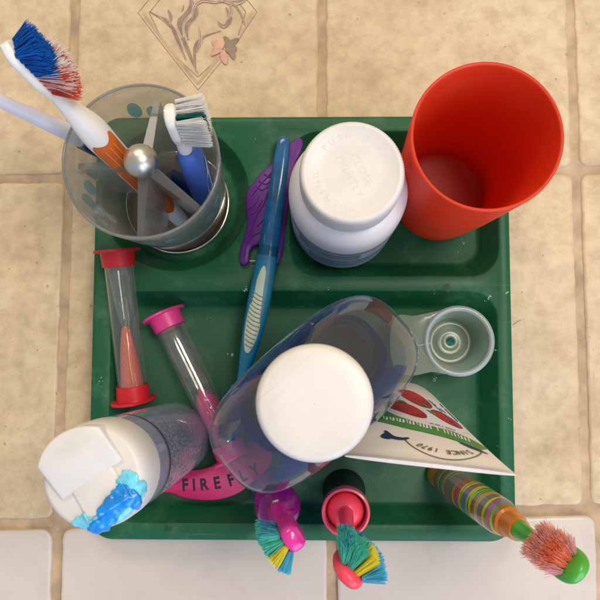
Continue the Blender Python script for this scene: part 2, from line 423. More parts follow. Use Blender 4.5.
for x, y in ((168, 528), (446, 287)):
    mb = MB(); blob(tl_(P(x, y, ZT-.005)), .26, .012, x, mb); mb.build('dark_spot', M_dark, tray)

# ---------------------------------------------------------------- bristle and brush helpers
def bristles(mb, root, dirn, L, n, spread, rad=.02, splay=.12, rnd=R, curl=.25, rx=.12, ry=.12, ax=None, ay=None):
    """one tuft: n thin tapering filaments from an oval root"""
    n = int(n*2.2); rad *= .62; splay *= .65; curl *= .8
    d = V(dirn).normalized(); ax = ax or d.orthogonal().normalized(); ay = ay or d.cross(ax)
    for _ in range(n):
        a = rnd.uniform(0, 2*pi); q = math.sqrt(rnd.random())
        p0 = V(root)+ax*rx*q*math.cos(a)+ay*ry*q*math.sin(a)
        dv = (d+ax*(spread*q*math.cos(a)+rnd.gauss(0, splay))+ay*(spread*q*math.sin(a)+rnd.gauss(0, splay))).normalized()
        l = L*rnd.uniform(.88, 1.06); bend = V((rnd.gauss(0, 1), rnd.gauss(0, 1), rnd.gauss(0, 1)))*curl*l*.3
        p1 = p0+dv*l*.5+bend*.25; p2 = p0+dv*l+bend
        e1 = dv.orthogonal().normalized(); e2 = dv.cross(e1)
        loops = [[p+e1*r*math.cos(t)+e2*r*math.sin(t) for t in (0, 2.1, 4.2)] for p, r in ((p0, rad), (p1, rad), (p2, rad*.7))]
        mb.loft(loops, False, True)
def profile_loft(mb, secs, n=2.3, seg=32, M=None):
    """secs: (z, half width, half depth, y offset)"""
    loops = [selps(a, b, n, seg, z, (0, yo)) for z, a, b, yo in secs]
    return mb.loft(loops, True, True, M)
def smooth_secs(keys, k=8):
    pts = [V((*q,)) for q in keys]; o = []
    n = len(pts)
    for i in range(n-1):
        p0, p1, p2, p3 = pts[max(0, i-1)], pts[i], pts[i+1], pts[min(n-1, i+2)]
        for j in range(k):
            t = j/k; o.append(.5*((2*p1)+(p2-p0)*t+(2*p0-5*p1+4*p2-p3)*t*t+(3*p1-p0-3*p2+p3)*t**3))
    o.append(pts[-1]); return [tuple(max(.02, v_) if i in (1, 2) else v_ for i, v_ in enumerate(q)) for q in o]
def head_secs(z0, z1, hw, hd, yo):
    o = []
    for i in range(15):
        t = i/14; z = z0+(z1-z0)*t
        e = min(1, math.sin(min(pi/2, (1-t)*pi*2.2))**.7) if t > .77 else 1
        s0 = .62+.38*min(1, t*3.2)
        o.append((z, max(.04, hw*s0*max(.05, e)), hd*(.75+.25*max(.1, e)), yo))
    return o
M_white = plastic('white_plastic', (232, 228, 220), .32, .04, 40, .02, sss=.15)
M_whiteblue = plastic('white_handle', (222, 222, 232), .3, .04, 40, .01, sss=.15)
M_blue = plastic('blue_rubber', (66, 104, 190), .5, .12, 60, .06)
M_navy = plastic('navy_rubber', (22, 48, 105), .45, .15, 60, .06)
M_orange = plastic('orange_rubber', (205, 98, 28), .45, .1, 60, .05)
M_brB = plastic('blue_bristle', (36, 132, 212), .5, .2, 260, 0)
M_brO = plastic('coral_bristle', (232, 120, 92), .5, .25, 200, 0)
M_brW = plastic('white_bristle', (240, 238, 235), .5, .1, 200, 0)
M_brG = plastic('teal_bristle', (8, 120, 120), .5, .2, 200, 0)

# ---------------------------------------------------------------- tumbler with dividing vanes
M_tumb = clear('tumbler_clear', (242, 244, 242), .1, (205, 207, 203), .06, .45)
M_vane = clear('vane_clear', (222, 224, 222), .25, (188, 190, 186), .12, .4)
M_chrome = plastic('brushed_chrome', (215, 210, 200), .36, .1, 80, .03, 300, metal=1.0)
M_chrome2 = plastic('bright_chrome', (225, 222, 215), .1, .05, 80, 0, metal=1.0)
M_base = plastic('dark_metal_base', (110, 92, 72), .28, .25, 60, .03, metal=.9)
M_ovalb = clear('teal_oval_print', (150, 210, 225), .75, (130, 205, 225), .3, .3)
b0 = P(176, 203, ZF); tpt = P(143.5, 160, 9.8)
cup_c = V(((b0.x*.55+tpt.x*.45), (b0.y*.55+tpt.y*.45), ZF))
tum = thing('toothbrush_tumbler', 'clear plastic tumbler with silver ball knob and metal base holding toothbrushes', 'tumbler', cup_c)
TH = 9.4
prof = [(2.95, .35), (3.05, .5), (3.5, 5.0), (3.78, 8.6), (3.84, TH-.1), (3.80, TH), (3.70, TH), (3.64, TH-.12), (3.55, 8), (3.32, 5), (2.9, .62), (.02, .6)]
MB().lathe(prof, 96).build('cup', M_tumb, tum)
MB().ring(3.77, .075, TH-.03).build('rim', clear('tumbler_rim', (205, 208, 205), .3, (215, 215, 210), .05, .5), tum)
mb = MB(); mb.ring(3.12, .11, .12); mb.build('base_ring', M_chrome2, tum)
MB().lathe([(.02, .02), (2.9, .02), (3.02, .1), (3.02, .3), (2.7, .32), (2.4, .2), (.02, .16)], 72).build('base_plate', M_base, tum)
MB().tube([(0, 0, .6), (0, 0, 8.9)], .22, 20).build('centre_rod', M_chrome, tum)
MB().ball(.83, (0, 0, 9.35)).build('ball_knob', M_chrome, tum)
for a in (83, 178, 265, 322):
    t = math.radians(a); d = V((math.cos(t), math.sin(t), 0)); s_ = V((-d.y, d.x, 0))
    mb = MB(); vv = []
    for q in (-1, 1):
        for r, z in ((.15, 3.2), (3.1, 3.2), (3.5, 8.0), (.15, 8.7)): vv.append(d*r+s_*q*(.3-.045*r)+V((0, 0, z)))
    mb.add(vv, [(0, 1, 2, 3), (7, 6, 5, 4), (0, 4, 5, 1), (1, 5, 6, 2), (2, 6, 7, 3), (3, 7, 4, 0)])
    mb.build('vane', M_vane, tum, 20)
for a in (100, 145, 195, 215, 262, 280, 330, 20, 60):
    for q in (-1, 1):
        zc = 6.3+q*.35; aa = math.radians(a+q*7); mb = MB(); loops = []
        def onwall(x, y, aa=aa, zc=zc):
            z = zc+y; r = 3.05+(z-.5)/8.1*.73+.02; an = aa+x/r; return V((r*math.cos(an), r*math.sin(an), z))
        vs, fs = patch([(.36*math.cos(k*pi/10), .85*math.sin(k*pi/10)) for k in range(20)], onwall, 3)
        mb.add(vs, fs); mb.build('printed_oval', M_ovalb, tum, 180)

# orange-grip brush
B, T = P(183, 222, 1.6), P(5, 43, 16.2)
M0 = frame(B, T, V((1, .45, .3)))
Mv = M0.to_3x3().transposed() @ (CP-P(120, 130, 10)).normalized(); turn = Matrix.Rotation(math.atan2(-Mv.x, Mv.y)*.92, 4, 'Z')
t1 = thing('toothbrush', 'white toothbrush with orange grip and splayed blue and coral bristles, in the tumbler', 'toothbrush', M=M0, group='toothbrushes in the tumbler')
L = (T-B).length
MB().loft([selps(a, b, 2.4, 32, z, (0, yo)) for z, a, b, yo in smooth_secs([(0, .3, .3, 0), (.4, .5, .42, 0), (4, .62, .55, 0), (L-8.4, .72, .6, 0), (L-6.3, .82, .66, .02), (L-4.7, .52, .46, 0), (L-3.5, .3, .28, -.05), (L-2.9, .34, .26, -.08)])]).build('handle', M_white, t1)
hs1 = smooth_secs([(0, .3, .3, 0), (.4, .5, .42, 0), (4, .62, .55, 0), (L-8.4, .72, .6, 0), (L-6.3, .82, .66, .02), (L-4.7, .52, .46, 0)])
def hsurf(z, an, e):
    for a, b in zip(hs1, hs1[1:]):
        if a[0] <= z <= b[0]:
            t = (z-a[0])/(b[0]-a[0]); q = [a[k]+(b[k]-a[k])*t for k in range(4)]; break
    c_, s_ = math.cos(an), math.sin(an); n = 2.4
    return V(((q[1]+e)*math.copysign(abs(c_)**(2/n), c_), q[3]+(q[2]+e)*math.copysign(abs(s_)**(2/n), s_), z))
tw = math.atan2(-Mv.x, Mv.y)*.92+pi/2
mb = MB(); rows = []
for k in range(41):
    t = k/40; z = 2+(L-6.6-2)*t; wd = 1.12*(1-max(0, (.08-t)/.08)**2*.9)*(1-max(0, (t-.94)/.06)**2*.25)
    e = .05*min(1, 12*t, 12*(1-t)+.2)
    rows.append([hsurf(z+(.35*abs(q/8)**2 if t > .9 else 0), tw+wd*q/8, e if abs(q) < 8 else -.03) for q in range(-8, 9)])
mb.add([p for r in rows for p in r], [(a*17+i, a*17+i+1, (a+1)*17+i+1, (a+1)*17+i) for a in range(40) for i in range(16)])
mb.build('orange_grip', M_orange, t1, 60)
mb = MB()
for q in (-.42, 0, .42): mb.tube([hsurf(4+(L-6.9-4)*k/16, tw+q, .055) for k in range(17)], .03, 8)
mb.build('grip_groove', plastic('pale_orange', (228, 142, 84), .4, .05), t1)
MB().loft([selps(a, b, 2.6, 32, z, (0, yo)) for z, a, b, yo in head_secs(L-3.1, L, .66, .26, -.08)]).build('head', M_white, t1)
mbs = {'b': MB(), 'o': MB(), 'w': MB()}
for i in range(9):
    for j in range(4):
        z = L-2.75+i*.29; x = (j-1.5)*.27
        edge = abs(j-1.5) > 1
        f = (i-4)/4
        d = V((x*.45, 1, f*.22-.22))
        if i >= 4: k = 'b'
        else: k = 'o' if (edge or i < 3) else 'w'
        bristles(mbs[k], (x, .14, z), d, 1.0 if k == 'b' else 1.2, 46, .3, .024, .07, curl=.12)
        if k == 'o' and i in (1, 2, 3): bristles(mbs['w'], (x, .14, z+.1), d+V((0, 0, .15)), 1.38, 12, .45, .022, .1, curl=.15)
mbs['b'].build('blue_bristles', M_brB, t1, weld=False); mbs['o'].build('coral_bristles', M_brO, t1, weld=False); mbs['w'].build('white_bristles', M_brW, t1, weld=False)

# white brush whose head is outside the photo
B, T = P(205, 195, 1.6), P(-75, 66, 13.6)
M0 = frame(B, T, V((.3, -.3, 1)))
t2 = thing('toothbrush', 'plain white handled toothbrush with navy grip, leaning left out of the tumbler', 'toothbrush', M=M0, group='toothbrushes in the tumbler')
L = (T-B).length
MB().loft([selps(a, b, 2.2, 32, z, (0, yo)) for z, a, b, yo in smooth_secs([(0, .3, .3, 0), (.5, .5, .45, 0), (7, .52, .5, 0), (L-8.2, .5, .47, 0), (L-6.3, .42, .4, 0), (L-4.2, .33, .32, 0), (L-2.6, .3, .26, 0)])]).build('handle', M_whiteblue, t2)
MB().loft([selps(a, b, 2.2, 32, z, (0, yo)) for z, a, b, yo in smooth_secs([(1.2, .5, .46, 0), (1.4, .57, .54, 0), (L-8.3, .57, .55, 0), (L-8.0, .5, .48, 0)])]).build('navy_grip', M_navy, t2)
MB().loft([selps(a, b, 2.6, 32, z, (0, yo)) for z, a, b, yo in head_secs(L-2.8, L, .58, .24, 0)]).build('head', M_white, t2)
mb = MB()
for i in range(8):
    for j in range(4): bristles(mb, ((j-1.5)*.24, .2, L-2.5+i*.29), (0, 1, 0), 1.0, 16, .15, .022, .05)
for m_, c_ in ((M_brB, (40, 140, 225)), (M_brO, (245, 150, 120)), (M_brW, (252, 252, 250)), (M_brG, (8, 130, 130))): glow_through(m_, c_, .5)
mb.build('bristles', M_brW, t2, weld=False)

# blue and white brush at the right of the tumbler
B, T = P(211, 214, 1.4), P(170, 110, 13.2)
M0 = frame(B, T, V((1, .12, .12)))
t3 = thing('toothbrush', 'blue rubber handled toothbrush with white swoosh and white bristles, in the tumbler', 'toothbrush', M=M0, group='toothbrushes in the tumbler')
L = (T-B).length
MB().loft([selps(a, b, 2.4, 32, z, (0, yo)) for z, a, b, yo in smooth_secs([(0, .35, .35, 0), (.5, .7, .6, 0), (4, .82, .66, .1), (L-5.4, .86, .68, .12), (L-4.1, .7, .56, .08), (L-3.6, .42, .4, .04)])]).build('blue_handle', M_blue, t3)
MB().loft([selps(a, b, 2.2, 32, z, (0, yo)) for z, a, b, yo in smooth_secs([(L-4.3, .34, .32, .05), (L-3.5, .36, .34, 0), (L-2.8, .32, .3, -.03), (L-2.3, .4, .26, -.05)])]).build('neck', M_white, t3)
mb = MB()
for sg in (1,):
    pts = [V((sg*(.1+.42*math.sin(k/12*pi)), .0, 2+k/12*(L-6.4))) for k in range(13)]
    l, r = [], []
    for k, p in enumerate(pts):
        wd = .17*math.sin(pi*(k+.5)/13)+.03
        def sf(x, z):
            hb = .62+.05*min(1, z/6); x = max(-.75, min(.75, x)); return V((x, .03+.09*min(1, z/4)+hb*(1-abs(x/.84)**2.4)**(1/2.4), z))
        l.append(sf(p.x-wd, p.z)); r.append(sf(p.x+wd, p.z))
    n = len(l); mb.add([q+V((0, .03, 0)) for q in l+r], [(i, i+1, n+i+1, n+i) for i in range(n-1)])
mb.build('white_swoosh', M_whiteblue, t3)
MB().loft([selps(a, b, 2.8, 32, z, (0, yo)) for z, a, b, yo in head_secs(L-2.5, L, .62, .3, -.06)]).build('head', M_white, t3)
mw, mg = MB(), MB()
for i in range(8):
    for j in range(5):
        z = L-2.15+i*.27; x = (j-2)*.27
        bristles(mg if j == 3 else mw, (x, .2, z), V((x*.1, 1, (i-3.5)*.012)), 1.25, 34, .08, .02, .02, curl=.05, rx=.085, ry=.1, ax=V((1, 0, 0)), ay=V((0, 0, 1)))
mw.build('white_bristles', M_brW, t3, weld=False); mg.build('teal_bristles', M_brG, t3, weld=False)

# ---------------------------------------------------------------- red cup
M_red = plastic('red_plastic', (222, 72, 36), .44, .05, 30, .03, 300)
glow_through(M_red, (244, 94, 44), .42)
soil(M_red, (240, 150, 110), .12)
c0 = P(442, 201, ZF); c1 = P(481, 131, 12.4); cc = V((c0.x*.5+c1.x*.5, c0.y*.5+c1.y*.5, ZF))
cup = thing('plastic_cup', 'empty tapered red plastic cup standing at the back right of the green tray', 'cup', cc)
h = 12.1
MB().lathe([(.01, .12), (2.3, .12), (2.45, 0), (2.62, .02), (2.7, .1), (3.1, 5.5), (3.38, h-.1), (3.37, h-.03), (3.33, h), (3.27, h), (3.23, h-.03), (3.21, h-.1), (2.98, 5.5), (2.55, .5), (2.42, .38), (2.0, .36), (1.9, .33), (.01, .33)], 128).build('cup_body', M_red, cup, 40)

# ---------------------------------------------------------------- supplement bottle
M_cream = plastic('white_cap', (215, 211, 205), .42, .04, 45, .03, 500, sss=.1)
soil(M_cream, (176, 164, 148), .3)
M_hdpe = plastic('white_bottle', (228, 226, 226), .3, .03, 20, .02, sss=.12)
M_label = plastic('blue_grey_label', (156, 168, 178), .4, .18, 35, 0)
M_labelD = plastic('label_dark', (112, 128, 142), .4, .2, 90, 0)
M_labelL = plastic('label_pale', (182, 190, 196), .4, .1, 90, 0)
c0 = P(344, 222, ZF); c1 = P(349, 170, 12.2); cc = V((c0.x*.5+c1.x*.5, c0.y*.5+c1.y*.5, ZF))
bt = thing('pill_bottle', 'round white pill bottle with embossed screw cap and blue-grey label beside red cup', 'bottle', cc)
MB().lathe([(.01, .15), (2.3, .12), (2.5, .0), (2.7, .12), (2.93, .5), (2.98, 1), (2.98, 7.5), (2.95, 8.15), (2.8, 8.8), (2.48, 9.25), (2.15, 9.45), (2.1, 9.8), (.01, 9.8)], 96).build('bottle_body', M_hdpe, bt)
MB().lathe([(2.99, .9), (3.0, .95), (3.0, 6.7), (2.99, 6.75)], 96).build('label', M_label, bt)
mb = MB()
for z0_, z1_, a0, a1 in ((6.2, 6.55, 200, 340), (4.4, 5.9, 215, 285), (2.2, 4.0, 230, 330)):
    n = 24; vs = []
    for z in (z0_, z1_):
        for k in range(n+1):
            a = math.radians(a0+(a1-a0)*k/n); vs.append(V((3.015*math.cos(a), 3.015*math.sin(a), z)))
    mb.add(vs, [(k, k+1, n+2+k, n+1+k) for k in range(n)])
mb.build('label_band', M_labelD, bt)
mb = MB()
for row in range(10):
    a = math.radians(288); z = 5.95-row*.17
    for k in range(12):
        a0_ = math.radians(288+k*4.2); a1_ = a0_+math.radians(R.uniform(1.6, 3.8)); q = 3.02
        mb.add([V((q*math.cos(t), q*math.sin(t), zz)) for zz in (z, z+.07) for t in (a0_, a1_)], [(0, 1, 3, 2)])
mb.build('label_print', M_labelL, bt)
MB().lathe([(2.2, 9.62), (2.33, 9.6, .03), (2.35, 9.7, .035), (2.34, 11.45, .03), (2.3, 11.62, .008), (2.22, 11.74), (2.1, 11.75), (2.06, 11.72), (1.2, 11.715), (.01, 11.715)], 240).build('cap', M_cream, bt, 60)
mb = MB()
rot = math.radians(-62)
for s_, yo, sz in (('CLOSE', .34, .5), ('TIGHTLY', -.28, .5)):
    vs, fs = text_mesh(s_, sz, .007, 1.1)
    mb.add(vs, fs, Matrix.Translation((0.1, -.05, 11.715)) @ Matrix.Rotation(rot, 4, 'Z') @ Matrix.Translation((0, yo, 0)))
ring = 'PUSH DOWN WHILE TURNING'
for i, ch in enumerate(ring):
    if ch == ' ': continue
    vs, fs = text_mesh(ch, .4, .007)
    a = rot+math.radians(200-i*14.2)
    mb.add(vs, fs, Matrix.Rotation(a-pi/2, 4, 'Z') @ Matrix.Translation((0, 1.62, 11.715)))
mb.build('embossed_text', M_cream, bt)

# ---------------------------------------------------------------- sand timers
def timer(name_label, A, Bp, flange, sandcol, sandpart, roll, tubetint, steep=.55):
    Mx = frame(A, Bp, V((math.cos(roll), math.sin(roll), .0))+V((0, 0, .6))); L = (Bp-A).length
    t = thing('sand_timer', name_label, 'sand timer', M=Mx, group='sand timers lying in the tray')
    mf = plastic(name_label[:8]+'_cap', flange, .38, .05, 50, .02, sss=.1)
    for s_ in (0, 1):
        z = lambda v_: v_ if s_ == 0 else L-v_
        mb = MB(); mb.lathe([(.01, z(.0)), (1.0, z(0)), (1.02, z(.06)), (.98, z(.16)), (.98, z(.3)), (.93, z(1.0)), (.88, z(1.02)), (.86, z(.9)), (.01, z(.85))], 48)
        mb.prism(selps(1.45, 1.05, 2.3, 40), min(z(0), z(.17)), max(z(0), z(.17)), bev=.04)
        mb.build('end_cap', mf, t)
    mt = clear('timer_tube', (250, 250, 248), .07, (225, 222, 218), .04, .4, refl=2.0)
    MB().lathe([(.83, .5), (.83, L-.5)], 48).build('tube', mt, t)
    g = []; n = 40
    for i in range(n+1):
        u = i/n*2-1; z = L/2+u*(L/2-.9)
        r = .09+(.63*(1-math.exp(-(abs(u)*4.2)**2*steep)) if steep > 1 else .08+.52*abs(u)**.55); g.append((r, z))
    MB().lathe(g, 40).build('glass_bulb', clear('timer_glass', (250, 250, 249), .03, (225, 225, 220), .03, .5), t)
    ms = plastic('sand_'+name_label[:8], sandcol, .9, .34, 1500, .8, 1600)
    s0, s1 = sandpart
    sp = [(max(.02, r-.03), z) for r, z in g if s0*L <= z <= s1*L]
    sp = [(.02, sp[0][1]-.25 if s0 > .52 else sp[0][1])]+sp
    MB().lathe(sp+[(.02, sp[-1][1])], 40).build('sand', ms, t)
    return t
timer('red-capped sand timer with coral sand, lying across the left rim of the tray', P(117, 249, 2.95), P(134, 402, 1.55), (205, 30, 40), (255, 112, 72), (.5, .93), 0, (240, 240, 236), .8)
timer('pink-capped sand timer with magenta sand, lying in the front compartment', P(163, 313, 1.5), P(234, 458, 1.42), (228, 62, 140), (246, 62, 140), (.51, .93), 1, (238, 236, 236), 1.6)

# ---------------------------------------------------------------- flip-top bottle with smeared blue gel
M_fbody = clear('bottle_clear', (244, 245, 247), .05, (205, 208, 215), .04, .45)
M_gel = plastic('blue_gel', (0, 136, 220), .26, .3, 120, .25, 220, coat=.4, sss=.3)
M_gelL = plastic('pale_blue_gel', (110, 205, 228), .3, .3, 200, .15, 300, coat=.5, sss=.2)
M_print = plastic('white_print', (172, 176, 182), .5, .1, 100, 0)
M_black = plastic('black_line', (40, 42, 52), .4, .1, 100, 0)
c0 = P(177, 437, ZF); c1 = P(90, 478, 15.9)
Mx = frame(c0, c1, V((.55, -.83, 0)))
fb = thing('flip_top_bottle', 'clear bottle with white flip-top cap smeared with bright blue gel', 'bottle', M=Mx)
LB = (c1-c0).length
MB().lathe([(.01, .25), (1.5, .2), (1.75, 0), (1.98, .1), (2.08, .4), (2.1, 1), (2.1, 12.6), (2.06, 13.2), (1.98, 13.5), (1.9, 13.6)], 80).build('bottle_body', M_fbody, fb)
MB().lathe([(.01, .45), (1.7, .4), (1.98, .6), (2.02, 1.0), (2.02, 1.6), (.01, 1.6)], 64).build('gel_residue', clear('residue', (200, 205, 225), .2, (190, 190, 215), .1), fb)
MB().lathe([(2.115, 11.2), (2.12, 11.22), (2.12, 11.34), (2.115, 11.36)], 80).build('label_line', M_black, fb)
MB().lathe([(2.06, 11.36), (2.06, 13.3)], 80).build('frosted_collar', clear('frosted', (232, 234, 245), .45, (215, 220, 242), .2), fb)
mb = MB(); q = 2.118
for row in range(56):
    z = 10.9-row*.13; a = math.radians(-30)
    while a < math.radians(200):
        da = R.uniform(.03, .12)
        if R.random() < .62:
            n = max(1, int(da/.06)); vs = []
            for zz in (z, z-.055):
                for k in range(n+1): vs.append(V((q*math.cos(a+da*k/n), q*math.sin(a+da*k/n), zz)))
            mb.add(vs, [(k, k+1, n+2+k, n+1+k) for k in range(n)])
        a += da+.035
mb.build('label_print', M_print, fb)
MB().lathe([(1.8, 13.1), (2.1, 13.1), (2.12, 13.2), (2.1, LB-1.2), (2.04, LB-.66), (1.92, LB-.34), (1.82, LB-.25), (1.72, LB-.22), (.01, LB-.22)], 96).build('cap', M_cream, fb, 50)
# flip lid: wide front part raised, narrow hinge tongue (hinge towards +y)
mb = MB()
def lidz(y): return LB-.2+max(0, (-.1-y))*.3
wf, wh = 1.38, .92
out_ = []
fr = [(x, -math.sqrt(max(.01, 1.98**2-x*x))) for x in [(-wf+2*wf*k/14) for k in range(15)]]
out_ = [V((x, y)) for x, y in fr]+[V((wf, .1)), V((wh, .1)), V((wh, 1.35)), V((-wh, 1.35)), V((-wh, .1)), V((-wf, .1))]
lo = [V((p.x, p.y, LB-.9)) for p in out_]; ed = [V((p.x, p.y, lidz(p.y)+.06)) for p in out_]
tp = [V((p.x, p.y, lidz(p.y)+.15)) for p in inset(out_, .14)]
e2 = [V((p.x, p.y, lidz(p.y)+.115)) for p in inset(out_, .04)]
mb.loft([lo, ed, e2, tp], True, False)
n = len(tp)
fa = list(range(0, 15))+[15, 20]; o_ = [tp[i] for i in range(n)]
mb.add(o_, [tuple(range(0, 15))+(15, 20), (16, 17, 18, 19, 20, 15)])
mb.build('flip_lid', M_cream, fb, 40)
# gel smear that follows the cap from its flat top over the shoulder and down the side
prf = [(0, LB-.2), (1.72, LB-.2), (1.92, LB-.33), (2.03, LB-.64), (2.1, LB-1.2), (2.12, LB-3.0)]
def cap_at(u, v):
    s_ = math.hypot(u, v); a = math.atan2(v, u); d = 0
    for (r0, z0), (r1, z1) in zip(prf, prf[1:]):
        l = math.hypot(r1-r0, z1-z0)
        if s_ <= d+l or (r1, z1) == prf[-1]:
            t = (s_-d)/l; r, z = r0+(r1-r0)*t, z0+(z1-z0)*t; nr, nz = -(z1-z0)/l, (r1-r0)/l; break
        d += l
    if abs(u) < .95 and v < 1.4 and s_ < 1.75: z = LB-.045
    return V((r*math.cos(a), r*math.sin(a), z)), V((nr*math.cos(a), nr*math.sin(a), nz))
def smear(name, mat, blobs, thick, na, nf, seed, st=.028):
    n = int(4.6/st); h = {}
    for a in range(n):
        for b in range(n):
            u, v = -2.3+a*st, -.2+b*st
            f = max(1-((u-q[0])/q[2])**2-((v-q[1])/q[3])**2 for q in blobs)
            if f < -.8: continue
            f += na*noise.noise(V((u*nf, v*nf, seed)))+na*.5*noise.noise(V((u*nf*2.6, v*nf*2.6, seed+5)))
            if f <= 0: continue
            rid = .35*noise.noise(V((u*2.2+v*1.1, v*5-u*2, seed+9)))
            h[a, b] = max(0, thick*(min(1, f)**.55)*(1+rid))
    mb = MB(); ix = {}
    for (a, b), t in h.items():
        p, nn = cap_at(-2.3+a*st, -.2+b*st); ix[a, b] = len(mb.v); edge = any((a+i_, b+j_) not in h for i_ in (-1, 0, 1) for j_ in (-1, 0, 1))
        mb.v.append(p+nn*(-.02 if edge else t+.01))
    for (a, b) in h:
        q = [(a, b), (a+1, b), (a+1, b+1), (a, b+1)]
        if all(k in ix for k in q): mb.f.append(tuple(ix[k] for k in q))
    return mb.build(name, mat, fb, 180, weld=False)
smear('pale_gel_smear', M_gelL, [(-1.1, .95, .5, .45), (-1.35, 1.45, .35, .6), (.45, 1.62, .6, .35), (1.2, 1.2, .45, .3), (-.3, 1.75, .7, .45), (1.1, 1.75, .5, .6), (-.75, 1.6, .6, .4)], .06, .75, 3.2, 3)
smear('blue_gel', M_gel, [(-.25, 1.35, .72, .42), (-.7, 1.25, .45, .5), (.25, 1.65, .45, .35), (1.0, 1.95, .42, .55), (.75, 1.75, .4, .35), (-.9, 1.75, .3, .5)], .17, .5, 2.2, 11)

# ---------------------------------------------------------------- rinse bottle
M_rinse = clear('rinse_clear', (247, 250, 252), .02, (165, 192, 222), .03, .42, refl=2.2, graze=.3, hz=.55, hp=8)
M_film = clear('blue_film', (100, 160, 225), .3, (8, 84, 200), .12, .4, refl=.3, hz=.25)
M_liq = clear('blue_liquid', (120, 180, 205), .1, (0, 80, 140), .05, .3, refl=.5, hz=.1)
M_liqd = clear('deep_blue_liquid', (50, 120, 205), .4, (0, 62, 165), .08, .3, refl=.4, hz=.1)
cA = P(316, 404, 19.4); cB = P(313, 393, 13.4); cc = V((cA.x*.5+cB.x*.5, cA.y*.5+cB.y*.5, ZF))
ang = math.radians(41)
Mx = Matrix.Translation(cc) @ Matrix.Rotation(ang, 4, 'Z')
rb = thing('rinse_bottle', 'tall clear oval rinse bottle with plain white screw cap, mid-tray', 'bottle', M=Mx)
keys = [(0, 3.9, 1.95, 2.8), (.12, 4.15, 2.15, 2.9), (.6, 4.35, 2.3, 3), (4, 4.5, 2.42, 3), (9, 4.68, 2.52, 3), (12.2, 4.78, 2.58, 3), (13.2, 4.76, 2.56, 3), (14.1, 4.5, 2.42, 2.9), (14.9, 3.9, 2.2, 2.7), (15.6, 3.0, 1.95, 2.4), (16.1, 2.2, 1.75, 2.1), (16.5, 1.7, 1.65, 2), (16.9, 1.6, 1.6, 2)]
def rb_sec(z, d=0):
    for a, b in zip(keys, keys[1:]):
        if a[0] <= z <= b[0]:
            t = (z-a[0])/(b[0]-a[0]); q = [a[i]+(b[i]-a[i])*t for i in range(4)]; return selps(q[1]+d, q[2]+d, q[3], 96, z)
zs = [q[0] for q in keys]; zz = []
for a, b in zip(zs, zs[1:]): zz += [a, a+(b-a)/3, a+2*(b-a)/3]
zz.append(zs[-1])
mb = MB(); mb.loft([rb_sec(z) for z in zz], True, False); mb.build('bottle_body', M_rinse, rb, 60)
for sg in (1, -1):
    mb = MB(); loops = []
    for k in range(25):
        z = 1.0+k/24*9.5
        q = [p for p in rb_sec(z, .015) if p.y*sg > 0 and abs(p.x) < 3.95]; q.sort(key=lambda p: p.x); loops.append(q)
    m_ = min(len(l) for l in loops); vs = [p for l in loops for p in l[:m_]]
    mb.add(vs, [(a*m_+i, a*m_+i+1, (a+1)*m_+i+1, (a+1)*m_+i) for a in range(24) for i in range(m_-1)])
    mb.build('label_film', M_film, rb, 60)
mb = MB(); mb.loft([rb_sec(z, -.08) for z in (.15, .4, .8)], True, False); mb.build('blue_liquid', M_liq, rb, 60)
mb = MB(); mb.loft([rb_sec(z, -.07) for z in (.8, 1.3, 2, 3, 3.9)], False, False); mb.build('liquid_film', M_liqd, rb, 60)
MB().lathe([(1.7, 16.7), (1.96, 16.7, .02), (1.99, 16.8, .025), (1.97, 18.6, .022), (1.94, 18.85, .006), (1.85, 19.0), (1.76, 19.04), (1.2, 19.03), (.01, 19.03)], 300).build('cap', M_cream, rb, 60)
mb = MB()
for sg, a0 in ((1, -1.0), (-1, .6)):
    mb.ring(1.66, .05, 16.3)
mb.build('neck_ring', M_rinse, rb)

# ---------------------------------------------------------------- dosing scoop
M_frost = clear('frosted_plastic', (238, 246, 236), .36, (205, 222, 205), .25, .45)
M_frost2 = clear('frosted_plastic_bright', (236, 242, 244), .55, (222, 234, 236), .22, .4)
zR = 2.75
c0 = P(459, 341, zR+ZF); c0.z = ZF
scp = thing('dosing_scoop', 'frosted translucent dosing cup with wide flared handle, lying beside the tall rinse bottle', 'scoop', c0)
MB().lathe([(.01, .12), (.55, .12), (.62, .16), (.75, .16), (.8, .1), (1.25, .05), (1.45, .2), (1.92, zR-.1), (2.0, zR), (1.86, zR+.06), (1.68, zR), (1.36, .5), (1.25, .3), (1.1, .26), (.96, .3), (.86, .34), (.76, .28), (.5, .26), (.4, .3), (.3, .28), (.01, .26)], 80).build('cup', M_frost, scp)
MB().ring(1.84, .15, zR).build('rim', M_frost2, scp)
MB().lathe([(.01, .4), (.1, .38), (.2, .32), (.26, .29)], 32).build('teal_residue', clear('teal_residue', (110, 190, 190), .5, (70, 160, 165), .2), scp)
hp = [P(x, y, zR+ZF)-c0 for x, y in ((448, 309), (432, 312), (414, 315.5), (401, 314.5), (395, 318), (391, 328), (390, 345), (392, 362), (399, 373), (414, 375.5), (432, 372), (447, 374), (432, 362), (424, 342), (430, 322))]
hp = [V((p.x, p.y)) for p in catmull([V((p.x, p.y, 0)) for p in hp], 5)]
mb = MB(); mb.prism(hp, zR-.12, zR+.02, bev=.03); mb.build('handle', M_frost, scp, 50)
mb = MB(); out2 = hp
mb.loft([[V((p.x, p.y, zR-.12)) for p in inset(hp, .05)], [V((p.x, p.y, 0.0)) for p in inset(hp, .3)]], False, False); mb.build('handle_skirt', clear('frosted_skirt', (215, 225, 220), .2, (190, 205, 195), .25), scp, 60)
a, b = P(415, 346, zR+ZF)-c0, P(431, 343, zR+ZF)-c0
mb = MB(); mb.tube([(a.x, a.y, zR+.02), (b.x, b.y, zR+.02)], .05, 8); mb.build('handle_ridge', M_frost2, scp)

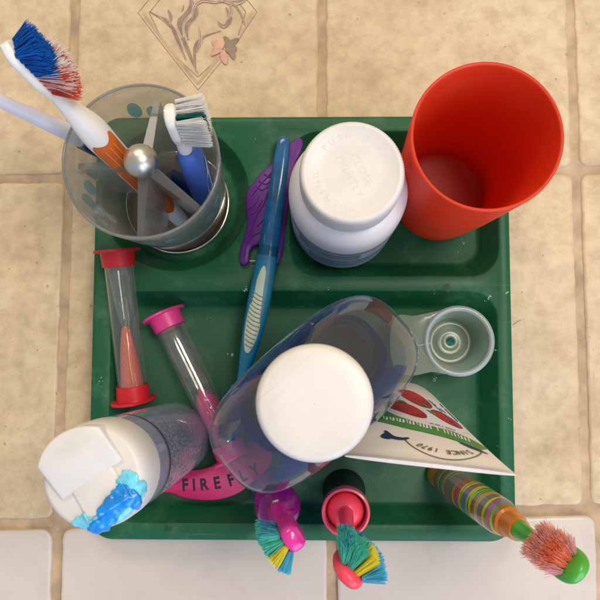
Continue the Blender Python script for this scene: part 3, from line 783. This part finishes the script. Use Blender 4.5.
# ---------------------------------------------------------------- toothpaste tube standing on its cap
M_tube = plastic('tube_laminate', (230, 226, 220), .34, .04, 20, .3, 28)
soil(M_tube, (170, 160, 150), .2)
M_berry = plastic('berry_red', (172, 30, 28), .45, .45, 90, 0)
M_berryL = plastic('berry_seed', (212, 92, 74), .5, .1, 100, 0)
M_lgreen = plastic('label_green', (72, 140, 62), .45, .15, 80, 0)
M_lnavy = plastic('label_navy', (28, 42, 84), .45, .1, 80, 0)
M_lolive = plastic('label_olive', (104, 98, 56), .45, .1, 80, 0)
M_lblue = plastic('label_blue', (58, 112, 178), .45, .1, 80, 0)
M_lwhite = plastic('label_white', (222, 228, 236), .4, .04, 40, 0)
M_lgrey = plastic('label_grey', (168, 160, 140), .45, .12, 90, 0)
zc_, zk = 2.2, 15.6
A = P(345, 457, zk+.2); Bc = P(515, 474, zk+.2); kc = (A+Bc)/2; hw = (Bc-A).length/2
base = P(403, 412, ZF)
xd = (Bc-A).normalized(); zd = (kc-base).normalized(); yd = zd.cross(xd).normalized(); xd = yd.cross(zd)
Mx = Matrix((xd, yd, zd)).transposed().to_4x4(); Mx.translation = base
tb = thing('toothpaste_tube', 'white strawberry toothpaste tube standing on its cap with the flat crimped end up', 'toothpaste tube', M=Mx)
LT = (kc-base).length
def tsec(z):
    t = max(0, min(1, (z-zc_)/(LT-.9-zc_)))
    return 1.98+(hw-1.98)*t**.72, max(.045, 1.95*(1-t)**.72)
mb = MB(); loops = [selps(1.0, 1.0, 2, 72, zc_-.35), selps(1.75, 1.75, 2, 72, zc_-.12)]
for k in range(40):
    z = zc_+(LT-zc_)*k/39; a, b = tsec(z); loops.append(selps(a, b, 2+.0*k, 72, z))
mb.loft(loops, True, True); mb.build('tube_body', M_tube, tb, 60)
MB().lathe([(.01, 0), (1.55, 0), (1.62, .08), (1.6, zc_-.4), (1.5, zc_-.3), (.01, zc_-.3)], 64).build('cap', M_cream, tb)
def tmap(x, h, e=.02):
    a, b = tsec(h); x_ = max(-.985, min(.985, x/a)); return V((-x, b*math.sqrt(1-x_*x_)+e, h))
# x to the reader's right with the cap down, h the height
def dec(name, mat, outl, e=.02, cuts=4):
    mb = MB(); mb.add(*patch(outl, lambda x, y: tmap(x, y, e), cuts)); return mb.build(name, mat, tb, 180)
def band(name, mat, pts, wd, e):
    pts = catmull([V((x, y, 0)) for x, y in pts], 10, False); n = len(pts); l, r = [], []
    for i, p in enumerate(pts):
        t = (pts[min(i+1, n-1)]-pts[max(0, i-1)]).normalized(); wv = wd(i/(n-1)) if callable(wd) else wd
        nn = V((-t.y, t.x, 0))*wv/2; l.append(p+nn); r.append(p-nn)
    mb = MB(); mid = [(a+b)/2 for a, b in zip(l, r)]
    mb.add([tmap(q.x, q.y, e) for q in l+mid+r], [(i, i+1, n+i+1, n+i) for i in range(n-1)]+[(n+i, n+i+1, 2*n+i+1, 2*n+i) for i in range(n-1)]); return mb.build(name, mat, tb, 180)
def arc_text(name, mat, s, cx, cy, rad, size, a_mid, step, e=.04):
    mb = MB(); n = len(s)
    for i, ch in enumerate(s):
        if ch == ' ': continue
        vs, fs = text_mesh(ch, size, bold=.008)
        a = a_mid+(-(i-(n-1)/2))*step
        Mt = Matrix.Translation((cx, cy, 0)) @ Matrix.Rotation(math.radians(a-90), 4, 'Z') @ Matrix.Translation((0, rad, 0)) @ Matrix.Diagonal((1, 1.35, 1, 1))
        mb.add([tmap(*(Mt @ v_).xy, e) for v_ in vs], fs)
    return mb.build(name, mat, tb, 180)
D = LT
mb = MB(); loops = []
for z in (D-.55, D+.01):
    a, b = hw+.01, .075; loops.append(selps(a, b, 2.6, 60, z))
mb.loft(loops, True, True); mb.build('crimp', plastic('crimp_laminate', (216, 212, 214), .3, .05, 60, .3, 350), tb, 60)
dec('pale_panel', M_lwhite, [(-.3, D-5.2), (-1.6, D-4.5), (-2.3, D-5.4), (-2.0, D-8.5), (-1.2, D-10.5), (.1, D-9.6), (-.5, D-7.4)], .012)
band('grey_swoosh', M_lgrey, [(1.2, D-4.7), (0, D-4.2), (-1.2, D-4.2), (-2.3, D-4.0)], lambda t: .9*math.sin(pi*(.1+t*.85)), .016)
band('green_band', M_lgreen, [(2.0, D-6.9), (1.45, D-5.6), (.5, D-4.55), (-.5, D-4.1), (-1.5, D-3.75), (-2.6, D-3.2)], 1.1, .03)
mb = MB()
for k in range(26):            # the band's lettering is too small to read in the photo: short pale strokes
    t = k/25; x = 1.6-3.6*t; hh = D-5.75+2.0*t**.7
    vs = [tmap(x+q[0], hh+q[1], .042) for q in ((-.035, -.26), (.03, -.26), (.03+R.uniform(-.05, .05), .26), (-.035, .26))]
    if R.random() < .88: mb.add(vs, [(0, 1, 2, 3)])
mb.build('band_print', M_lwhite, tb, 180)
def berry(cx, ch, rx, rh, rot, mat=M_berry):
    o_ = []
    for k in range(26):
        a = 2*pi*k/26; r = 1-.16*math.cos(a*1)-.08*math.cos(2*a)
        x, y = rx*r*math.cos(a), rh*r*math.sin(a); o_.append((cx+x*math.cos(rot)-y*math.sin(rot), ch+x*math.sin(rot)+y*math.cos(rot)))
    dec('strawberry', mat, o_, .024)
    mb = MB()
    for _ in range(18):
        a, q = R.uniform(0, 2*pi), math.sqrt(R.random())*.75
        x, y = rx*q*math.cos(a), rh*q*math.sin(a); X, Y = cx+x*math.cos(rot)-y*math.sin(rot), ch+x*math.sin(rot)+y*math.cos(rot)
        mb.add([tmap(X+dx, Y+dy, .034) for dx, dy in ((-.035, 0), (0, -.12), (.035, 0), (0, .12))], [(0, 1, 2, 3)])
    mb.build('berry_seeds', M_berryL, tb, 180)
berry(-.02, D-9.5, .6, 1.7, .3); berry(.62, D-7.3, .6, 1.6, .5); berry(-1.3, D-6.6, .56, 1.1, .42)
for x_, h_ in ((.62, D-8.6), (-.5, D-8.2), (-.72, D-7.0)):
    band('berry_leaf', M_lgreen, [(x_+.22, h_-.35), (x_, h_), (x_-.2, h_+.5)], lambda t: .05+.13*math.sin(pi*t), .04)
arc_text('since_text', M_lolive, 'SINCE 1970', -.78, D-3.2, 1.5, .38, 90, 9.2)
band('arch_line', M_lolive, [(-.78+1.62*math.cos(math.radians(a)), D-3.0+1.95*math.sin(math.radians(a))) for a in range(10, 171, 10)], .06, .036)
band('navy_stroke', M_lnavy, [(1.6, D-3.6), (1.35, D-2.8), (.95, D-2.6), (.62, D-2.75)], lambda t: .1+.22*math.sin(pi*t), .038)
band('navy_stroke', M_lnavy, [(1.5, D-3.3), (1.65, D-2.8), (1.4, D-2.5)], lambda t: .3*math.sin(pi*(.15+.8*t)), .04)
band('navy_stroke', M_lnavy, [(-1.5, D-3.1), (-2.0, D-2.7), (-2.6, D-2.4)], lambda t: .08+.16*math.sin(pi*t), .038)
for row, (mt_, xa, xb, ha, hb, st) in enumerate(((M_lblue, -.95, -1.9, D-9.0, D-5.4, .16), (M_lblue, -.8, -1.5, D-9.6, D-7.8, .12), (M_lnavy, -1.4, -2.0, D-10.0, D-7.0, .2), (M_lgrey, -.5, -1.6, D-5.1, D-4.75, .08))):
    mb = MB()
    for k in range(15):
        t = k/15; x, hh = xa+(xb-xa)*t, ha+(hb-ha)*t
        if R.random() < .85: mb.add([tmap(x+q[0], hh+q[1], .04) for q in ((-.03, -st), (.035, -st*.8), (.03, st), (-.03, st*.8))], [(0, 1, 2, 3)])
    mb.build('fine_print', mt_, tb, 180)

# ---------------------------------------------------------------- flat pink tag with cut-out letters
M_tag = plastic('pink_tag', (192, 22, 90), .42, .07, 50, .05)
M_cut = plastic('cut_letter', (52, 22, 40), .7, .2, 100, 0)
zT = 1.15
tag_px = [(141, 503), (151, 484), (163, 473), (176, 468), (189, 470), (202, 469), (213, 465.5), (222, 458), (234, 448), (250, 442), (264, 443), (272, 452), (270, 465), (260, 477), (250, 484.5), (239, 493), (224, 498.5), (207, 500.5), (185, 498), (170, 493), (155, 494)]
c0 = P(210, 478, zT); c0.z = .0
ol = [P(x, y, zT)-c0 for x, y in tag_px]
tgt = thing('name_tag', 'flat wavy pink plastic tag with dark cut-out letters, behind the gel-smeared bottle', 'tag', V((c0.x, c0.y, zT-.2)))
mb = MB(); mb.prism([V((p.x, p.y)) for p in catmull([V((p.x, p.y, 0)) for p in ol], 6)], 0, .2, bev=.05); mb.build('tag_plate', M_tag, tgt, 50)
mb = MB(); word = 'FIREFLY'
lx = [185, 194, 204, 217, 231, 243, 255]; ly = [485.5, 485.5, 485, 483.5, 480.5, 476, 470.5]; la = [3, 4, 7, 10, 17, 24, 30]
for ch, x, y, a in zip(word, lx, ly, la):
    vs, fs = text_mesh(ch, .95, bold=.035)
    q = P(x, y, zT)-c0
    mb.add(vs, fs, Matrix.Translation((q.x, q.y, .204)) @ Matrix.Rotation(math.radians(a), 4, 'Z') @ Matrix.Diagonal((.82, 1.0, 1, 1)))
mb.build('stencil_letters', M_cut, tgt)

# ---------------------------------------------------------------- purple floss pick
M_purp = plastic('purple_plastic', (96, 32, 132), .4, .12, 60, .05)
fl_px = [(296, 138), (303, 141), (301, 152), (295, 165), (291, 190), (286, 220), (283, 247), (279, 262), (274, 263), (271, 250), (262, 245), (254, 246), (250, 252), (249, 262), (243, 265), (239.5, 259), (241, 246), (245, 234), (247, 220), (246, 206), (247, 192), (253, 183), (259, 175), (266, 168), (273, 162), (282, 152)]
z0_ = ZT+.02; c0 = P(268, 205, z0_)
fp = thing('floss_pick', 'purple animal-shaped floss pick lying under the blue toothbrush between two compartments', 'floss pick', c0)
ol = catmull([V(((P(x, y, z0_+.3)-c0).x, (P(x, y, z0_+.3)-c0).y, 0)) for x, y in fl_px], 5)
mb = MB(); mb.prism([V((p.x, p.y)) for p in ol], 0, .3, bev=.07); mb.build('pick_body', M_purp, fp, 50)
mb = MB()
q = lambda x, y: V(((P(x, y, z0_+.3)-c0).x, (P(x, y, z0_+.3)-c0).y, .31))
for ln in ([(251, 196), (257, 188), (264, 180), (272, 172), (279, 162)], [(250, 238), (253, 224), (257, 214), (263, 205), (268, 192)], [(245, 256), (247, 244), (252, 236), (260, 232)], [(249, 208), (255, 203), (259, 195)], [(251, 214), (256, 210), (262, 200)], [(256, 186), (262, 190), (268, 186)], [(259, 181), (266, 184), (271, 180)], [(264, 174), (270, 177), (275, 172)], [(257, 226), (264, 218), (270, 208)]):
    mb.tube(catmull([q(*p) for p in ln], 5, False), .05, 8)
mb.build('raised_lines', M_purp, fp)
MB().tube([q(245, 261)-V((0, 0, .15)), q(276, 259)-V((0, 0, .15))], .03, 8).build('floss', M_white, fp)

# ---------------------------------------------------------------- blue translucent toothbrush lying across the divider
def tinted(name, rgb, tint, alpha, rough=.15):
    return clear(name, tint, 1-alpha, rgb, rough, .4)
M_bt = plastic('blue_translucent', (16, 98, 150), .16, .3, 70, .03, coat=.5, sss=.3)
M_bt2 = plastic('teal_rubber', (12, 112, 145), .4, .12, 60, .05)
M_pad = plastic('pale_grip', (178, 198, 182), .5, .08, 60, .06)
M_padl = plastic('grip_ridge', (138, 132, 92), .5, .12, 60, .05)
A_, B_ = P(286, 137, 2.75), P(226, 452, 2.3)
Mx = frame(A_, B_, V((0, 0, 1)))
lb = thing('toothbrush', 'translucent blue toothbrush with pale ridged oval grip, lying on the purple floss pick', 'toothbrush', M=Mx)
LL = (B_-A_).length
f_ = lambda px: px/315*LL
ks = [(0, .12, .1, 0), (.25, .36, .28, 0), (f_(20), .44, .34, 0), (f_(70), .52, .4, 0), (f_(110), .58, .44, 0), (f_(135), .63, .46, 0), (f_(165), .66, .46, 0), (f_(195), .6, .42, 0), (f_(222), .44, .34, 0), (f_(236), .32, .28, 0), (f_(252), .26, .24, -.05), (f_(258), .3, .22, -.06)]
cur = lambda z: .34*math.sin(pi*min(1, z/f_(315)))
def bsec(z, a, b, yo, n=2.3): return [V((p.x+cur(z)-.1, p.y, p.z)) for p in selps(a, b, n, 36, z, (0, yo))]
ss = smooth_secs(ks)
MB().loft([bsec(*s_) for s_ in ss if s_[0] <= f_(122)]).build('handle', M_bt, lb)
MB().loft([bsec(*s_) for s_ in ss if s_[0] >= f_(110)]).build('rubber_handle', M_bt2, lb)
mb = MB(); z0g, z1g = f_(128), f_(217)
ov = [V((.46*math.sin(2*pi*k/40)*(1-.12*math.cos(2*pi*k/40)), 0, (z0g+z1g)/2-(z1g-z0g)/2*math.cos(2*pi*k/40))) for k in range(40)]
top = lambda p, e: V((p.x+cur(p.z)-.13, .385+e-.25*(p.x/.62)**2, p.z))
mid = V((0, 0, (z0g+z1g)/2))
mb.loft([[top(p, -.12) for p in ov], [top(p, .05) for p in ov], [top(mid.lerp(p, .9), .09) for p in ov], [top(mid.lerp(p, .5), .1) for p in ov]], True, True); mb.build('grip_pad', M_pad, lb, 60)
mb = MB()
for k in range(13):
    z = z0g+(z1g-z0g)*(.36+k*.047); hw_ = .40*math.sqrt(max(.05, 1-((z-mid.z)/((z1g-z0g)/2))**2))
    mb.tube([top(V((x, 0, z-.14*(x/.45)**2+x*.35)), .1) for x in [(-hw_+2*hw_*i/8) for i in range(9)]], .032, 6)
mb.build('grip_ridges', M_padl, lb)
MB().loft([[V((p.x-.08, p.y, p.z)) for p in selps(a, b, 2.6, 32, z, (0, yo))] for z, a, b, yo in head_secs(f_(250), f_(304), .55, .22, -.06)]).build('head', M_bt2, lb)
mb = MB()
for i in range(9):
    for j in range(4): bristles(mb, ((j-1.5)*.23-.08, .14, f_(258)+i*.29), (0, 1, 0), .95, 14, .15, .022, .06)
mb.build('bristles', M_brB, lb, weld=False)

# ---------------------------------------------------------------- standing kids' brushes at the front edge
M_kteal = plastic('bright_teal_bristle', (86, 208, 188), .5, .2, 250, 0)
M_kyel = plastic('yellow_bristle', (238, 228, 66), .5, .12, 200, 0)
M_kcy = plastic('cyan_bristle', (84, 196, 222), .5, .2, 250, 0)
M_knavy = plastic('deep_blue_bristle', (44, 110, 200), .5, .2, 250, 0)
M_ppk = plastic('pink_magenta', (226, 44, 158), .25, .08, 50, .02, coat=.4, sss=.2)
M_violet = plastic('violet_core', (118, 28, 160), .25, .2, 60, .02, coat=.3, sss=.2)
M_dome = clear('magenta_dome', (220, 110, 200), .3, (180, 40, 150), .06, .45)
M_hk = plastic('black_handle', (22, 26, 24), .4, .1, 50, .04)
M_rpk = plastic('coral_pink', (238, 70, 92), .34, .08, 40, .02, sss=.2)
M_rring = plastic('rose_ring', (216, 88, 108), .3, .1, 60, .02, coat=.2, sss=.2)
for m_, c_ in ((M_kteal, (110, 225, 205)), (M_kyel, (250, 242, 90)), (M_kcy, (95, 205, 235)), (M_knavy, (60, 130, 220))): glow_through(m_, c_, .45)
# magenta dome brush
B, T = P(271, 487, ZF), P(290, 543, 13.4)
Mx = frame(B, T, V((-.8, -.62, .1)))
k1 = thing('toothbrush', 'magenta dome-handled toothbrush with teal and yellow bristles, left of the coral one', 'toothbrush', M=Mx, group='toothbrushes standing at the front edge')
L = (T-B).length
MB().lathe([(.01, 0), (1.1, 0), (1.2, .2), (1.0, .9), (.92, 2.5), (1.05, 4.4), (1.16, 5.2), (1.17, 5.5), (1.1, 5.62), (.95, 5.6), (.01, 5.5)], 56).build('handle', M_violet, k1)
MB().lathe([(1.18, 5.2), (1.2, 5.6), (1.14, 6.1), (.96, 6.6), (.66, 6.95), (.34, 7.1), (.01, 7.12)], 56).build('dome', M_dome, k1)
MB().ball(.62, (-.25, .1, 5.9)).build('inner_ball', M_ppk, k1)
hsec = [(6.6, .5, .38, 0), (7.4, .42, .34, 0), (8.6, .34, .3, 0), (L-3.4, .34, .28, -.02), (L-2.7, .5, .36, -.12), (L-2.0, .62, .42, -.2), (L-.9, .62, .42, -.2), (L-.3, .56, .4, -.18), (L-.08, .4, .3, -.14), (L, .1, .08, -.1)]
MB().loft([selps(a, b, 3.0, 32, z, (0, yo)) for z, a, b, yo in smooth_secs(hsec)]).build('neck_and_head', M_ppk, k1)
ms = {k: MB() for k in 'tycn'}
for i in range(8):
    for j in range(4):
        z = L-2.45+i*.29; x = (j-1.5)*.27
        key = ('c', 'y', 't', 't')[j] if i >= 2 else 't'
        d = V((-x*1.9*-1, 1, (i-3.5)*.08+.1))
        d = V((x*1.5, 1, (i-4)*.05))
        bristles(ms[key], (x, .2, z), d, .9, 40, .22, .026, .045, curl=.1)
        if j == 3 and i % 2: bristles(ms['n'], (x, .18, z), d+V((.25, 0, 0)), .85, 10, .3, .022, .1)
ms['t'].build('teal_bristles', M_kteal, k1, weld=False); ms['y'].build('yellow_bristles', M_kyel, k1, weld=False); ms['c'].build('cyan_bristles', M_kcy, k1, weld=False); ms['n'].build('blue_bristles', M_knavy, k1, weld=False)
# coral ball brush
B, T = P(344, 490, ZF), P(351, 578, 16.6)
Mx = frame(B, T, V((.6, .72, .25)))
k2 = thing('toothbrush', 'coral pink toothbrush with black lower handle and fanned teal and yellow bristles', 'toothbrush', M=Mx, group='toothbrushes standing at the front edge')
L = (T-B).length
MB().lathe([(.01, 0), (1.2, 0), (1.26, .15), (1.15, .6), (1.02, 2), (1.05, 4), (1.14, 5.0), (.01, 5.0)], 56).build('handle', M_hk, k2)
MB().lathe([(1.12, 4.7), (1.22, 5.0), (1.25, 5.8), (1.22, 5.95), (1.12, 5.98), (1.06, 5.85), (1.04, 5.2), (.9, 5.1), (.01, 5.1)], 64).build('collar_ring', M_rring, k2)
MB().ball(.95, (0, 0, 5.35), sq=(1, 1, .8)).build('inner_ball', M_rpk, k2)
hsec = [(5.6, .36, .36, 0), (7.0, .36, .34, 0), (9.0, .33, .3, 0), (L-3.5, .34, .28, -.05), (L-2.7, .52, .3, -.1), (L-2.0, .66, .34, -.12), (L-.9, .66, .34, -.12), (L-.35, .52, .3, -.12), (L-.08, .3, .2, -.12), (L, .08, .08, -.12)]
MB().loft([selps(a, b, 2.5, 32, z, (0, yo)) for z, a, b, yo in smooth_secs(hsec)]).build('neck_and_head', M_rpk, k2)
ms = {k: MB() for k in 'tycn'}
for i in range(8):
    for j in range(4):
        z = L-2.45+i*.29; x = (j-1.5)*.3
        key = 'y' if j == 2 and i >= 3 else ('c' if j == 3 else 't')
        d = V((x*1.35, 1, (i-3.5)*.09-.1))
        bristles(ms[key], (x, .16, z), d, .86 if key != 'y' else .95, 46, .3 if key != 'y' else .1, .024, .08 if key != 'y' else .02, curl=.14 if key != 'y' else .04)
        if i < 2 or (j == 0 and i % 2): bristles(ms['n'], V((x, .16, z))+d.normalized()*.62, d, .32, 8, .6, .022, .15)
ms['t'].build('teal_bristles', M_kteal, k2, weld=False); ms['y'].build('yellow_bristles', M_kyel, k2, weld=False); ms['c'].build('cyan_bristles', M_kcy, k2, weld=False); ms['n'].build('blue_bristle_tips', M_knavy, k2, weld=False)
# striped brush
def stripes():
    m, nt, out = newmat('rainbow_coil')
    b = N(nt, 'ShaderNodeBsdfPrincipled', Roughness=.22); b.inputs['Coat Weight'].default_value = .6; b.inputs['Coat Roughness'].default_value = .05
    tc = N(nt, 'ShaderNodeTexCoord'); mp = N(nt, 'ShaderNodeMapping'); mp.inputs['Scale'].default_value = (6, 6, 130); nt.links.new(tc.outputs['Object'], mp.inputs['Vector'])
    n = N(nt, 'ShaderNodeTexNoise', Scale=1.0, Detail=2.0, Roughness=.6); nt.links.new(mp.outputs[0], n.inputs['Vector'])
    c = ramp(nt, n.outputs['Fac'], [(0, lin((20, 90, 110))), (.32, lin((20, 100, 130))), (.38, lin((36, 140, 70))), (.43, lin((196, 200, 50))), (.47, lin((40, 130, 60))), (.51, lin((190, 50, 60))), (.55, lin((30, 120, 170))), (.59, lin((50, 150, 70))), (.63, lin((220, 150, 50))), (.68, lin((40, 140, 80))), (.75, lin((190, 60, 110)))])
    nt.links.new(c, b.inputs['Base Color'])
    bp = N(nt, 'ShaderNodeBump', Strength=.25, Distance=.001); nt.links.new(n.outputs['Fac'], bp.inputs['Height']); nt.links.new(bp.outputs[0], b.inputs['Normal'])
    nt.links.new(b.outputs[0], out.inputs['Surface']); return m
M_org = plastic('amber_plastic', (196, 116, 28), .3, .12, 60, .02, coat=.3, sss=.2)
M_grn = plastic('leaf_green_plastic', (72, 168, 52), .3, .1, 50, .02, coat=.2, sss=.15)
M_salm = plastic('salmon_bristle', (255, 208, 192), .5, .22, 250, 0)
M_salm2 = plastic('mauve_bristle', (236, 196, 192), .5, .2, 250, 0)
M_salm3 = plastic('orange_bristle', (254, 176, 140), .5, .15, 250, 0)
for m_, c_ in ((M_salm, (255, 215, 198)), (M_salm2, (245, 210, 206)), (M_salm3, (255, 196, 160))): glow_through(m_, c_, .7)
B, T = P(437, 473, ZF+.1), P(581, 572, 13.6)
Mx = frame(B, T, V((-.55, .5, .75)))
k3 = thing('toothbrush', 'rainbow-striped toothbrush with green head and salmon bristles, leaning out over the front right corner', 'toothbrush', M=Mx, group='toothbrushes standing at the front edge')
L = (T-B).length
s_ = L/13.9
MB().lathe([(.01, 0), (.6, 0), (.72, .15), (.76, .6), (.74, 1.2), (.01, 1.2)], 48).build('foot', M_org, k3)
MB().lathe([(.7, 1.1), (.82, 1.3), (.9, 3), (.93, 5), (.9, 7.3), (.8, 7.8), (.66, 7.95), (.01, 7.95)], 64).build('striped_handle', stripes(), k3)
MB().lathe([(.62, 7.7), (.74, 7.9), (.73, 8.1), (.62, 8.2), (.6, 8.9), (.55, 9.1), (.01, 9.1)], 48).build('amber_collar', M_org, k3)
hsec = [(8.9, .46, .46, 0), (9.6, .4, .38, 0), (10.4, .32, .3, 0), (L-2.8, .34, .28, -.05), (L-2.1, .58, .32, -.13), (L-1.4, .76, .36, -.17), (L-.7, .74, .36, -.18), (L-.25, .56, .3, -.16), (L-.05, .3, .2, -.13), (L, .08, .08, -.1)]
MB().loft([selps(a, b, 2.4, 32, z, (0, yo)) for z, a, b, yo in smooth_secs(hsec)]).build('neck_and_head', M_grn, k3)
ms = [MB(), MB(), MB()]
for i in range(7):
    for j in range(4):
        z = L-2.3+i*.27; x = (j-1.5)*.29
        d = V((x*.9, 1, (i-4.2)*.12-.25))
        bristles(ms[2 if j in (1, 2) and i > 3 else (0 if (i+j) % 3 else 1)], (x, .18, z), d, .78, 26, .28, .024, .1, curl=.16)
ms[0].build('salmon_bristles', M_salm, k3, weld=False); ms[1].build('mauve_bristles', M_salm2, k3, weld=False); ms[2].build('orange_bristles', M_salm3, k3, weld=False)

# ---------------------------------------------------------------- a few hairs and crumbs on the counter
M_hair = plastic('dark_hair', (120, 100, 80), .6, .1, 100, 0)
for i, pts in enumerate((((513, 325), (517, 322), (521, 320)), ((46, 526), (51, 528), (55, 524)))):
    mb = MB(); mb.tube(catmull([P(x, y, .03) for x, y in pts], 6, False), .012, 6)
    o = mb.build('stray_hair', M_hair, None); o['label'] = ('short thin hair on the beige tile by the right tray edge', 'short thin hair in the grout at the lower left corner')[i]; o['category'] = 'hair'
bpy.context.view_layer.update()
